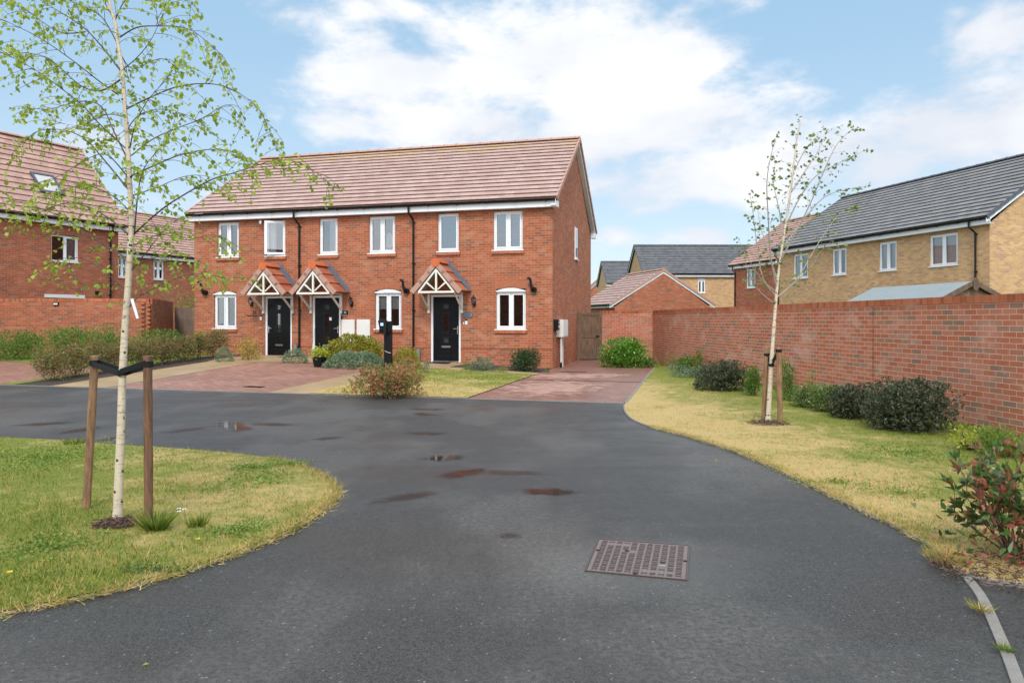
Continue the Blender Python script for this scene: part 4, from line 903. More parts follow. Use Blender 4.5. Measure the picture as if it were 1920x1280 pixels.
board_gate((-13.9, 28.9), (-11.2, 28.1), .25, 2.05, 'board_fence', 'grey brown timber fence beside the terrace end', MT['fence'], frame=False, latch=False, n=20, cat='fence')
# shed behind the wall
sh = thing('garden_shed', (9.6, 16, 0), 'timber garden shed with green grey felt roof behind the long wall', 'shed')
SF = Fr((9.19 - .9, 17.7), (.53, -3.1)); SL = 3.15
m_ = MB(); m_.prism(SF, [(.1, 0), (.1, 1.9), (.9, 2.22), (1.7, 1.9), (1.7, 0)], .08, SL - .08); m_.build('shed_walls', MT['shedwood'], sh)
m_ = MB(); m_.prism(SF, [(-.05, 1.87), (.9, 2.32), (1.85, 1.87), (1.85, 1.83), (.9, 2.27), (-.05, 1.83)], 0, SL); m_.build('shed_roof', MT['felt'], sh)
m_ = MB(); m_.prism(SF, [(-.06, 1.89), (.9, 2.35), (1.86, 1.89), (1.86, 1.79), (.9, 2.24), (-.06, 1.79)], SL + .002, SL + .025); m_.prismv(Fr(SF(SL + .03, .9)[:2], SF.uy), [(-.06, 2.16), (0, 2.1), (.06, 2.16), (.06, 2.34), (0, 2.4), (-.06, 2.34)], -.02, 0)
m_.build('bargeboard', MT['gate'], sh)

# ------------------------------------------------------------------ leaves, shrubs, grass
def leaf_mesh(name, C, Dr, Ln, Wd, mat, parent=None, curl=.18, attr=None, tri=False, sixv=False):
    C = np.asarray(C, float); Dr = np.asarray(Dr, float); n = len(C)
    Dr = Dr / np.maximum(1e-6, np.linalg.norm(Dr, axis=1))[:, None]
    rv = rng.normal(size=(n, 3)); S = np.cross(Dr, rv); S /= np.maximum(1e-6, np.linalg.norm(S, axis=1))[:, None]
    N = np.cross(Dr, S); Ln = np.broadcast_to(Ln, (n,))[:, None]; Wd = np.broadcast_to(Wd, (n,))[:, None]
    if tri: V = np.stack([C - S * Wd / 2, C + S * Wd / 2, C + Dr * Ln + N * 0], 1); k = 3
    elif sixv: V = np.stack([C, C + Dr * Ln * .28 + S * Wd * .5 + N * Ln * curl * .5, C + Dr * Ln * .6 + S * Wd * .36 + N * Ln * curl * .3, C + Dr * Ln - N * Ln * curl * .5, C + Dr * Ln * .6 - S * Wd * .36 + N * Ln * curl * .3, C + Dr * Ln * .28 - S * Wd * .5 + N * Ln * curl * .5], 1); k = 6
    else: V = np.stack([C, C + Dr * Ln * .45 + S * Wd / 2 + N * Ln * curl, C + Dr * Ln, C + Dr * Ln * .45 - S * Wd / 2 + N * Ln * curl], 1); k = 4
    org = Vector((0, 0, 0)); p = parent
    while p is not None: org += p.location; p = p.parent
    if parent is None: org = Vector((C[:, 0].mean(), C[:, 1].mean(), C[:, 2].min()))
    V = V.reshape(-1, 3) - np.array(org)
    me = bpy.data.meshes.new(name); me.vertices.add(n * k); me.vertices.foreach_set('co', V.ravel())
    me.loops.add(n * k); me.loops.foreach_set('vertex_index', np.arange(n * k, dtype=np.int32))
    me.polygons.add(n); me.polygons.foreach_set('loop_start', np.arange(0, n * k, k, dtype=np.int32)); me.polygons.foreach_set('loop_total', np.full(n, k, dtype=np.int32))
    me.update(); me.validate(); me.materials.append(mat)
    if attr is not None:
        a = me.attributes.new('dry', 'FLOAT', 'POINT'); a.data.foreach_set('value', np.repeat(np.asarray(attr, float), k))
    o = bpy.data.objects.new(name, me); COL.objects.link(o)
    if parent is None: o.location = org
    else: o.parent = parent
    return o
def shrub(px, py, wpx, hpx, label, mat, n=2500, leaf=.04, asp=.5, dep=None, clumps=22, name='shrub', cat='shrub', group=None, up=.3, stems=6, bare=0.0, z=None, sixv=False, stemmat='stem', flowers=None, spiky=0, rmul=1.0, dome=False):
    x, y = gnd(px, py, z) if z is None else gnd(px, py, z)
    g = gz(x, y) if z is None else z
    W = wpx / F0 * y / 2; H = hpx / F0 * y; Dp = (dep or W * .8)
    y += Dp * .55; k_ = y / (y - Dp * .55); x *= k_; W *= k_; H = H * k_
    t = thing(name, (x, y, g), label, cat, group)
    Cs = []; Ns = []; ph = rng.random(clumps) * 6.283
    cc = []
    for i in range(clumps):
        u = rng.random(); th = ph[i]; rr = math.sqrt(rng.random()) * .72
        cz = (bare + (1 - bare) * rng.random() ** .8 * .78); sh_ = math.sqrt(max(.08, 1 - (max(0, cz - .35) / .75) ** 2))
        cc.append((rr * math.cos(th) * W * sh_, rr * math.sin(th) * Dp * sh_, cz * H, (.34 + .2 * rng.random()) * rmul))
    per = n // clumps
    for (cx, cy, cz, cr) in cc:
        d = rng.normal(size=(per, 3)); d /= np.linalg.norm(d, axis=1)[:, None]; r = (.55 + .5 * rng.random(per) ** .6)[:, None]
        P = np.array([cx, cy, cz]) + d * r * np.array([W * cr, Dp * cr, max(H * .32, .05) * (cr / .42)])
        keep = (P[:, 2] > .01) & (P[:, 2] < H * 1.05); Cs.append(P[keep]); Ns.append(d[keep])
    if dome:
        d = rng.normal(size=(n * 2, 3)); d[:, 2] = np.abs(d[:, 2]) * 1.0 - .12; d /= np.linalg.norm(d, axis=1)[:, None]; lum = np.zeros(len(d))
        for i in range(40):
            q = rng.normal(size=3); q[2] = abs(q[2]); q /= np.linalg.norm(q); lum = np.maximum(lum, np.clip((d @ q - .86) / .14, 0, 1) ** .6 * (.5 + .5 * rng.random()))
        r = .66 + .38 * lum - .24 * rng.random(len(d)) ** 2; P = d * r[:, None] * np.array([W, Dp, H * .97]); P[:, 2] += H * .04
        keep = P[:, 2] > .01; Cs = [P[keep][:n]]; Ns = [d[keep][:n]]
    C = np.concatenate(Cs); N = np.concatenate(Ns)
    D_ = N + np.array([0, 0, up]) + rng.normal(size=N.shape) * .55
    C = C + np.array([x, y, g])
    s = leaf * (.7 + .6 * rng.random(len(C)))
    if spiky:     # leaf whorls at shoot tips
        idx = rng.choice(len(C), len(C) // spiky, replace=False); C = np.repeat(C[idx], spiky, 0); s = np.repeat(s[idx], spiky)
        D_ = rng.normal(size=C.shape) * .8 + np.repeat(N[idx], spiky, 0) * .5 + np.array([0, 0, .7]); C = C + rng.normal(size=C.shape) * leaf * .15
    leaf_mesh('foliage', C, D_, s, s * asp, mat, t, sixv=sixv)
    if stems:
        mb = MB()
        for i in range(stems):
            c = cc[i % len(cc)]; b0 = (x + rng.normal() * W * .14, y + rng.normal() * Dp * .14, g - .02); b1 = (x + c[0], y + c[1], g + c[2] * 1.02)
            md = tuple((p + q) / 2 + rng.normal() * .03 for p, q in zip(b0, b1)); mb.tube([b0, md, b1], [.012, .009, .004], 5)
        mb.build('stems', MT[stemmat], t)
    if flowers:
        k, fm, fs = flowers; idx = rng.choice(len(C), k); Q = np.repeat(C[idx], 6, 0); leaf_mesh('flowers', Q + rng.normal(size=Q.shape) * fs * .2, rng.normal(size=Q.shape), fs, fs * .9, MT[fm], t)
    return t
GRP = 'shrubs along the terrace'
shrub(663, 680, 122, 52, 'yellow green domed shrub beneath the two meter boxes', MT['l_yellow'], 9000, .06, .45, dep=.7, clumps=34, stems=0, spiky=5, dome=True)
shrub(665, 692, 128, 34, 'low grey green shrub spreading in front of the yellow dome', MT['l_sage'], 9000, .05, .35, dep=.45, clumps=34, stems=0, spiky=5, dome=True)
shrub(762, 694, 56, 44, 'yellow green shrub just right of the charging post', MT['l_yellow'], 3000, .045, .45, dep=.5, stems=0, spiky=5, dome=True)
shrub(553, 681, 54, 28, 'small grey green shrub between the two left doors', MT['l_sage'], 3000, .035, .35, dep=.3, stems=0, spiky=5, dome=True)
shrub(463, 677, 60, 42, 'golden feathery shrub under the left ground floor window', MT['l_broom'], 2600, .06, .22, dep=.5, up=.9, stems=5, spiky=4)
shrub(420, 679, 34, 30, 'small blue green shrub left of the golden one', MT['l_sage'], 1200, .04, .4, stems=0, dome=True)
shrub(370, 668, 52, 48, 'bright green domed shrub at the terrace left corner', MT['l_yellow'], 2600, .04, .45, dep=.5, stems=0, spiky=4, dome=True)
shrub(904, 697, 50, 26, 'small grey green shrub right of the right hand door', MT['l_sage'], 2600, .035, .4, dep=.3, stems=0, spiky=5, dome=True)
shrub(874, 694, 22, 22, 'tiny light green plant beside the right hand door', MT['l_weed'], 500, .03, .4, stems=0)
shrub(989, 698, 62, 42, 'dark green rose bush with red flowers by the house corner', MT['l_dark'], 4500, .045, .6, dep=.45, flowers=(5, 'petal_red', .05), stems=4, rmul=1.12)
shrub(1028, 699, 14, 14, 'tiny green weed at the foot of the gable corner', MT['l_green'], 200, .03, .4, stems=0)
shrub(940, 701, 30, 14, 'tuft of weeds between sage shrub and rose bush', MT['l_weed'], 500, .04, .2, stems=0, up=1)
shrub(1168, 690, 94, 52, 'glossy bright green laurel bush beside the timber gate', MT['l_laurel'], 6500, .075, .45, dep=.6, clumps=34, stems=4, rmul=1.12)
shrub(1215, 690, 38, 18, 'low dark green plant at the laurel foot', MT['l_green'], 900, .05, .5, stems=0)
shrub(728, 749, 168, 66, 'sprawling red tipped bush at the road edge before the charging post', MT['l_photinia'], 9000, .05, .34, dep=.55, clumps=46, up=.8, stems=14, rmul=.8, spiky=4)
shrub(800, 700, 22, 24, 'small grey green plant at the downpipe foot', MT['l_sage'], 500, .035, .4, stems=0)
# copper hedge row
for i in range(9):
    v = -7.6 + i * .74; p = M(-10.62 - .06 * (i % 2), v)
    yy = p[1]; zg = gz(p[0], p[1]); px_ = 960 + F0 * p[0] / yy; py_ = HY + (EYE - zg) * F0 / yy
    lab = ['nearest to the road, with the reddest tips', 'second from the road', 'third from the road', 'fourth from the road', 'fifth from the road, mid row', 'fourth from the house end', 'third from the house end', 'second from the house end', 'closest to the house'][i]
    shrub(px_, py_, .95 * F0 / yy, (.74 + .05 * (i % 3)) * F0 / yy, 'copper green hedge shrub ' + lab, MT['l_hedgered'], 2600, .05, .45, dep=.42, clumps=22, bare=.3, stems=5, group='copper hedge shrubs in a row', rmul=.9)
for i in range(6):
    v = -4.6 + i * .2; p = (-18.6 + i * 1.45, 22.2 + .06 * i); zg = .2; yy = p[1]; px_ = 960 + F0 * p[0] / yy; py_ = HY + (EYE - zg) * F0 / yy
    lab = ['at the photo left edge', 'second from the left edge', 'third from the left edge', 'under the bulkhead light', 'right of the bulkhead light', 'closest to the terrace'][i]
    shrub(px_, py_, 1.9 * F0 / yy, (1.0 + .1 * math.sin(i * 2.1)) * F0 / yy, 'feathery green hedge shrub ' + lab, MT['l_green'], 4500, .075, .3, dep=.7, clumps=26, up=.9, stems=3, group='green hedge shrubs before the left wall')
shrub(345, 600, 10, 10, 'x', MT['l_green'], 30, .05, stems=0) if False else None
t_ = thing('shrub', (-12.6, 30.2, .3), 'light green shrub top showing above the timber fence', 'shrub')
C_ = rng.normal(size=(2200, 3)) * np.array([.75, .3, .32]) + np.array([-13.3, 30.2, 2.05]); leaf_mesh('foliage', C_, rng.normal(size=C_.shape) + np.array([0, 0, .5]), .07, .04, MT['l_weed'], t_)
MB().tube([(-12.9, 30.2, .2), (-13.0, 30.2, 1.2), (-13.2, 30.2, 2.1)], [.03, .02, .01], 6).build('stems', MT['stem'], t_)
# wall border
shrub(1285, 699, 60, 30, 'mid green shrub in the far wall border', MT['l_green'], 2200, .045, .5, stems=3, z=.02)
shrub(1300, 708, 90, 20, 'low silvery plant before the far wall border', MT['l_sage'], 2600, .04, .4, stems=0, z=.02)
shrub(1312, 700, 14, 42, 'upright green spike plant in the far border', MT['l_weed'], 500, .05, .4, stems=2, z=.02, up=1)
shrub(1258, 695, 30, 30, 'sparse tall weed near the wall corner', MT['l_weedblue'], 350, .05, .3, stems=4, z=.02, up=.8)
shrub(1352, 734, 108, 54, 'dark purple green shrub left of the slim right birch', MT['l_hebe'], 10000, .045, .38, dep=.5, clumps=44, stems=5, z=.02, spiky=5, rmul=1.12)
shrub(1412, 742, 34, 52, 'narrow dark green shrub just left of the slim birch', MT['l_green'], 1400, .05, .35, stems=4, z=.02, up=1)
shrub(1478, 752, 46, 74, 'tall green weeds behind the slim birch stakes', MT['l_green'], 1500, .05, .35, stems=5, z=.02, up=1)
shrub(1510, 764, 60, 40, 'low green weeds right of the slim birch', MT['l_weedblue'], 1900, .05, .4, stems=3, z=.02)
shrub(1548, 772, 56, 46, 'blue green weeds beside the dark shrubs', MT['l_weedblue'], 2000, .05, .45, stems=3, z=.02)
shrub(1520, 760, 18, 66, 'single tall thistle stalk against the long wall', MT['l_weed'], 260, .05, .3, stems=2, z=.02, up=1)
shrub(1606, 786, 88, 60, 'middle sized dark purple green shrub in the wall border', MT['l_hebe'], 9000, .045, .38, dep=.4, clumps=36, stems=8, z=.02, spiky=5, rmul=1.12)
shrub(1706, 812, 158, 92, 'largest dark purple green shrub against the long wall', MT['l_hebe'], 16000, .045, .36, dep=.5, clumps=60, stems=16, bare=.12, z=.02, spiky=5, rmul=1.12)
shrub(1820, 846, 74, 46, 'lime leaved weed at the foot of the long wall', MT['l_lime'], 260, .045, .6, stems=7, z=.02, up=.4)
shrub(1880, 858, 90, 50, 'green weeds by the wall behind the red leaved bush', MT['l_weed'], 1900, .045, .3, stems=8, z=.02, up=.6)
# the big leafed red bush at the right edge
bx, by = 3.26, 4.38
t_ = thing('shrub', (bx, by, .02), 'large leafed red and green bush at the right edge', 'shrub')
mb = MB(); C_ = []; D2 = []
def shoot(p, d, ln, k0, r, lv):
    pts = [p.copy()]
    for k in range(k0):
        d = (d + Vector((rng.normal() * .13, rng.normal() * .13, .03))).normalized(); p = p + d * ln / k0; pts.append(p.copy())
        if lv < 2 and k >= 1 and rng.random() < .55: shoot(p.copy(), (d + Vector(rng.normal(size=3)) * .55).normalized(), ln * .42, 3, r * .6, lv + 1)
        for j in range((1 if k else 0) + (k == k0 - 1) * 6): C_.append(tuple(p)); D2.append(tuple(Vector(rng.normal(size=3)) * .6 + d * .75))
    mb.tube(pts, [r * (1 - .7 * q / k0) for q in range(k0 + 1)], 5)
for i in range(36):
    a = rng.random() * 6.283; tilt = .1 + .7 * rng.random()
    shoot(Vector((bx + .16 * math.cos(a), by + .12 * math.sin(a), .02)), Vector((math.cos(a) * tilt, math.sin(a) * tilt * .8, 1)).normalized(), .30 + .24 * rng.random(), 5, .006, 0)
mb.build('stems', MT['stem'], t_)
for i in range(300): C_.append((bx + rng.normal() * .24, by + rng.normal() * .18, .03 + .3 * rng.random())); D2.append(tuple(rng.normal(size=3) + np.array([0, 0, .5])))
leaf_mesh('foliage', C_, D2, .05 + .04 * rng.random(len(C_)), .022 + .014 * rng.random(len(C_)), MT['l_photbig'], t_, sixv=True, curl=.15)

# ------------------------------------------------------------------ grass
def inpoly(x, y, poly):
    c = np.zeros(len(x), bool); n = len(poly)
    for i in range(n):
        x0, y0 = poly[i]; x1, y1 = poly[(i + 1) % n]
        m1 = (y0 > y) != (y1 > y); xi = (x1 - x0) * (y - y0) / ((y1 - y0) if y1 != y0 else 1e-9) + x0; c ^= m1 & (x < xi)
    return c
def grass(name, poly, n, hmin, hmax, wd, label, dryf, box, near_bias=0, z0=.02, thin=None):
    x = rng.uniform(box[0], box[1], n * 3); 
    if near_bias:       # density falls with distance
        a, b = box[2], box[3]; u = rng.random(n * 3); y = 1 / (1 / b + (1 / a - 1 / b) * u)
    else: y = rng.uniform(box[2], box[3], n * 3)
    k = inpoly(x, y, poly); x, y = x[k][:n], y[k][:n]
    if thin is not None: kk = thin(x, y); x, y = x[kk], y[kk]
    z = np.array([gz(a, b) for a, b in zip(x, y)]) + z0 - .004
    h = rng.uniform(hmin, hmax, len(x)) * (.65 + .7 * (np.sin(x * 3.1 + np.sin(y * 2.3)) * np.sin(y * 2.7) * .5 + .5)) * rng.choice([1, 1, 1, 1.9], len(x))
    D_ = rng.normal(size=(len(x), 3)) * np.array([.55, .55, 0]) + np.array([0, 0, 1])
    dr = np.array([dryf(a, b) for a, b in zip(x, y)])
    o = leaf_mesh(name, np.stack([x, y, z], 1), D_, h, wd * (.7 + .6 * rng.random(len(x))), MT['blade'], tri=True, attr=dr)
    return tag(o, label, 'grass', kind='stuff')
grass('lawn_grass', left_lawn_poly, 95000, .012, .038, .006, 'short green and yellow grass on the left lawn', dry_left, (-8.5, -1.2, 3.3, 10.2), 1)
grass('verge_grass', right_poly, 85000, .008, .025, .0065, 'patchy straw coloured grass on the right verge', dry_right, (1.5, 7.1, 4.0, 24.5), 1)
grass('front_grass', [mp(-3.3, -8.2), mp(-.05, -8.2), mp(-.05, -2.4), mp(-3.3, -2.4)], 9000, .02, .04, .012, 'short grass on the small front lawn', dry_front, (-4, 1, 12, 20), 0, .022)
# long grass feathering over lawn edges
def edge_grass(pts, n, label, off=.02, zz=.01, h=(.03, .08), dry=.72, spread=.04):
    P = np.array(pts); seg = np.linalg.norm(P[1:] - P[:-1], axis=1); cs = np.concatenate([[0], np.cumsum(seg)]); d = rng.uniform(0, cs[-1], n)
    x = np.interp(d, cs, P[:, 0]) + rng.normal(size=n) * spread; y = np.interp(d, cs, P[:, 1]) + rng.normal(size=n) * spread
    D_ = rng.normal(size=(n, 3)) * np.array([.9, .9, .25]) + np.array([0, 0, .5])
    return tag(leaf_mesh('edge_grass', np.stack([x, y, np.full(n, zz)], 1), D_, rng.uniform(h[0], h[1], n), .0055, MT['blade'], tri=True, attr=rng.uniform(dry - .35, dry + .25, n)), label, 'grass', kind='stuff')
edge_grass(curve_pts(left_out, 4)[20:], 6000, 'dry grass fringe curling over the left lawn edge')
edge_grass([(a + .02, b + .02) for a, b in verge_edge[13:]], 6500, 'dry grass fringe along the verge edging', spread=.035)
edge_grass([mp(-3.4, -8.25), mp(-.1, -8.25)], 900, 'grass fringe where the small lawn meets the road', dry=.4)
def tuft(x, y, n, h, label, dry=.15, r=.05, w=.007, name='grass_tuft', cat='grass tuft', group=None, lean=.45, z=.02):
    a = rng.random(n) * 6.283; rr = rng.random(n) * r
    C = np.stack([x + rr * np.cos(a), y + rr * np.sin(a), np.full(n, z - .004)], 1); D_ = np.stack([np.cos(a) * lean, np.sin(a) * lean, np.ones(n)], 1) + rng.normal(size=(n, 3)) * .18
    return tag(leaf_mesh(name, C, D_, h * (.5 + .6 * rng.random(n)), w, MT['blade'], tri=True, attr=np.full(n, dry) + rng.normal(size=n) * .08), label, cat, group)
x, y = gnd(292, 992, .02); tuft(x, y, 220, .2, 'bright green grass tuft at the dark stake foot', .12, .07, .009, lean=.8)
x, y = gnd(372, 985, .02); tuft(x, y, 140, .11, 'low light green grass tuft right of the dark stake', .12, .07, .008)
x, y = gnd(1838, 1142, .02); tuft(x, y, 90, .07, 'dry grass tuft growing from the kerb joint', .7, .04, .004, lean=1.2)
x, y = gnd(1884, 1216, .02); tuft(x, y, 90, .045, 'small green tuft in the nearer kerb joint', .25, .035, .004, lean=1.2)
x, y = gnd(1770, 1050, .02); tuft(x, y, 260, .12, 'straw coloured tuft before the red leafed bush', .6, .1, .004, lean=.8)
x, y = gnd(140, 832, .02); tuft(x, y, 160, .1, 'dark green tuft on the far edge of the left lawn', .05, .1, .008)
edge_grass([(wallx(y_) - .12, y_) for y_ in (6, 10, 14, 18, 22, 24)], 7000, 'longer green grass along the foot of the long wall', zz=.016, h=(.05, .16), dry=.2, spread=.12)
# leafy ground cover patches in the lawns
def patch(px, py, rx, ry, n, mat, label, leaf=.022, zz=.02):
    n = int(n * .6); rx *= 1.25; ry *= 1.25
    cx, cy = gnd(px, py, .02); k = cy / F0; RX = rx * k; RY = ry * k * cy / (EYE)
    a = rng.random(n) * 6.283; r = rng.random(n) ** .9 * (1.15 + .35 * np.sin(a * 3 + px) + .2 * np.sin(a * 7 + py)) + rng.normal(size=n) * .08; C = np.stack([cx + r * np.cos(a) * RX, cy + r * np.sin(a) * RY, zz + rng.random(n) * .025], 1)
    return tag(leaf_mesh('clover_patch', C, rng.normal(size=(n, 3)) * np.array([1, 1, .35]) + np.array([0, 0, .25]), leaf * (.6 + .7 * rng.random(n)), leaf * .75, mat), label, 'ground cover', kind='stuff')
patch(90, 858, 150, 24, 5200, MT['l_weed'], 'broad light green clover patch behind the stakes', .022)
patch(1330 / 2.743, 898, 55, 14, 1800, MT['l_weed'], 'clover patch near the right tip of the left lawn', .022)
patch(470, 878, 45, 8, 1200, MT['l_weed'], 'green leafy patch on the left lawn tip', .022)
patch(80, 1025, 75, 22, 1900, MT['l_weed'], 'light green weed patch in the near left lawn', .02)
patch(450, 995, 55, 12, 1300, MT['l_weed'], 'light clover patch by the near lawn edge', .02)
patch(540, 870, 30, 6, 600, MT['l_weed'], 'small weeds at the lawn tip edge', .022)
patch(1700, 850, 90, 14, 1600, MT['l_weed'], 'green clover beneath the dark wall shrubs', .024)
patch(1560, 905, 60, 8, 500, MT['l_weed'], 'thin weeds in the middle of the right verge', .02)
patch(1690, 925, 80, 12, 700, MT['l_weed'], 'sparse clover on the near right verge', .02)
patch(290, 1070, 40, 6, 500, MT['l_weedblue'], 'leafy weeds close to the lower lawn edge', .02)
for i, (px, py, m_, lab) in enumerate([(338, 965, 'petal_white', 'white daisies right of the dark stake'), (18, 1087, 'petal_yellow', 'orange yellow flower at the lower left corner'), (370, 1023, 'petal_yellow', 'small yellow weed flower near the lawn edge')]):
    x, y = gnd(px, py, .03); t_ = thing('wild_flower', (x, y, .02), lab, 'flower'); n = 1 if m_ == 'petal_yellow' else 3
    mb = MB(); Q = []
    for k in range(n):
        fx, fy = x + rng.normal() * .03 * (n > 1), y + rng.normal() * .03 * (n > 1); mb.tube([(fx, fy, .01), (fx, fy, .075)], .002, 4); Q += [(fx, fy, .075)] * 9
    mb.build('stem', MT['l_weed'], t_); A_ = np.array([(math.cos(q * .7), math.sin(q * .7), .35) for q in range(len(Q))]); leaf_mesh('petals', Q, A_, .018, .01, MT[m_], t_, curl=.02)

# ------------------------------------------------------------------ birch trees
def at(px, py, d): return Vector(((px - 960) / F0 * d, d, EYE + (HY - py) / F0 * d))
def smooth_path(P, n=4):
    q = curve_pts([tuple(p) for p in P], n); return [Vector(p) for p in q]
def birch(name_label, d0, trunk_px, r0, r1, branches, twigmat, branchmat, leafm, leaf, per_m, twig_len, seed, droop=.9, lps=.035, tippy=0.0, thick=.011, taper=.85):
    R = random.Random(seed); base = at(trunk_px[0][0], trunk_px[0][1], d0); base.z = .0
    t = thing('birch_tree', base, name_label, 'tree')
    tp = smooth_path([at(a, b, d0) for a, b in trunk_px], 5); n = len(tp); rs = [r0 + (r1 - r0) * (i / (n - 1)) ** taper for i in range(n)]; rs[0] *= 1.35; rs[1] *= 1.15
    tp[0].z = -.03; kn = MB(); kn.tube(tp, rs, 14); nf = len(kn.f)
    for k in range(30):          # dark knots where old shoots were
        i = R.randrange(2, int(n * .75)); a = R.uniform(-.5, 3.6); p = tp[i]; r = rs[i]; dr = Vector((math.cos(a), -abs(math.sin(a)), 0)); q = p + dr * r * .82
        kn.tube([q - Vector((0, 0, .004)), q + dr * .011 + Vector((0, 0, .004))], [r * .42, r * .16], 6)
    tr = kn.build('trunk', MT['bark'], t, smooth=True); tr.data.materials.append(MT['twig'])
    for p_ in tr.data.polygons[nf:]: p_.material_index = 1
    bm_ = MB(); C = []; Dr = []
    for bi, (pts, sl) in enumerate(branches):
        n0 = len(pts); P = []
        x0 = pts[0][0]
        L = 0
        for j, (a, b) in enumerate(pts):
            if j: L += math.hypot(a - pts[j - 1][0], b - pts[j - 1][1]) / F0 * d0
            P.append(at(a, b, d0 + sl * L))
        P = smooth_path(P, 4); m = len(P); tl = sum((P[i + 1] - P[i]).length for i in range(m - 1)); rr = thick * min(1.25, .45 + tl * .5)
        bm_.tube(P, [rr * (1 - .85 * i / (m - 1)) for i in range(m)], 6)
        # twigs
        acc = 0
        for i in range(1, m):
            s = (P[i] - P[i - 1]).length; f = i / (m - 1); acc += s * per_m * (.35 + .9 * f)
            while acc > 0:
                acc -= 1
                p = P[i - 1].lerp(P[i], R.random()); dirb = (P[i] - P[i - 1]).normalized()
                d = (dirb * .5 + Vector((R.gauss(0, .6), R.gauss(0, .6), R.gauss(.05, .35)))).normalized(); ln = twig_len * R.uniform(.4, 1.2) * (1 - .3 * f); k = 5; q = p.copy(); tw = [q.copy()]
                for u in range(k):
                    d = (d + Vector((R.gauss(0, .12), R.gauss(0, .12), -droop * .22))).normalized(); q2 = q + d * ln / k
                    if u >= 1 or ln < .2:
                        st = 0
                        while st < ln / k:
                            st += lps * R.uniform(.5, 1.5)
                            if R.random() < .85 - tippy * (1 - f):
                                cp = q.lerp(q2, min(1, st / (ln / k))); C.append(tuple(cp + Vector((R.gauss(0, .012), R.gauss(0, .012), R.gauss(0, .012))))); Dr.append((R.gauss(0, .5) + d.x * .3, R.gauss(0, .5) + d.y * .3, -R.uniform(.1, 1.2) * droop))
                    q = q2; tw.append(q.copy())
                bm_.tube(tw, [.0022, .0019, .0016, .0014, .0012, .001], 4, caps=False)
    bo = bm_.build('branches', branchmat, t)
    s = np.array([R.uniform(.65, 1.25) * leaf for _ in C])
    leaf_mesh('foliage', C, Dr, s, s * .82, leafm, t, sixv=True, curl=.12)
    return t
BR = [([(241,356),(197,302),(157,259),(111,243),(66,249),(16,295)], .3), ([(236,279),(184,230),(154,197),(108,161),(66,131),(0,97),(-60,70)], -.2), ([(226,133),(197,95),(157,52),(108,20),(75,0),(30,-30)], .5),
      ([(220,177),(184,151),(138,115),(75,72),(0,36),(-50,30)], -.5), ([(225,92),(194,36),(164,16),(128,0),(95,-25)], .2), ([(225,70),(256,52),(295,49),(344,52),(377,69),(407,102),(413,131)], -.4),
      ([(236,205),(279,184),(328,164),(377,157),(420,162),(459,182),(492,215),(518,282)], .1), ([(244,276),(253,236),(276,190),(312,148),(328,115)], -.6), ([(246,292),(285,262),(325,243),(377,223),(423,197),(443,210),(456,240)], .4),
      ([(252,440),(259,361),(272,312),(315,259),(330,215)], -.5), ([(250,440),(279,413),(321,380),(394,338),(436,325),(476,312),(520,300),(560,305),(600,330),(618,360)], 0.05), ([(248,367),(295,351),(345,331),(385,330),(430,345)], .5),
      ([(240,486),(169,442),(112,405),(55,385),(0,370),(-50,372)], -.1), ([(240,439),(190,400),(130,380),(70,400),(20,420)], .5), ([(247,506),(281,465),(311,427),(345,405)], -.4), ([(240,580),(259,557),(307,532),(356,514),(400,517),(440,524)], .1),
      ([(236,544),(187,502),(150,484),(110,486),(79,499)], -.2), ([(238,330),(200,290),(160,300),(110,330),(60,345)], -.7), ([(240,240),(262,215),(300,205),(345,215),(370,240)], .8), ([(231,130),(255,110),(280,80),(300,40),(310,10)], -.3),
      ([(240,300),(215,250),(190,200),(150,190),(90,205),(40,200)], .8), ([(246,400),(215,370),(170,350),(120,355),(85,375)], .6), ([(246,330),(290,310),(340,290),(400,280),(450,290),(480,320)], -.5), ([(236,220),(200,215),(150,235),(110,230)], -.3),
      ([(225,100),(250,130),(300,110),(345,125)], .7), ([(250,460),(300,440),(350,450),(400,440),(430,460)], .4), ([(250,500),(300,480),(350,478),(395,500)], -.3), ([(215,40),(180,-20),(140,-50)], 0), ([(215,40),(235,0),(270,-30),(330,-20),(360,10)], .2),
      ([(160,60),(110,60),(50,20),(10,0)], .4), ([(225,150),(190,170),(150,160),(90,110),(30,100),(-30,120)], .9)]
birch('birch tree with light green leaves and stout white trunk on the left lawn', 5.2, [(220,982),(223,900),(227,800),(229,720),(234,620),(240,540),(244,470),(247,425),(245,380),(241,300),(238,250),(234,200),(229,130),(221,80),(216,45),(205,5),(196,-50),(190,-120)],
      .036, .008, BR, MT['twig'], MT['twig'], MT['l_birch'], .035, 25, .30, 11, droop=.8, lps=.032, thick=.0055, taper=.62)
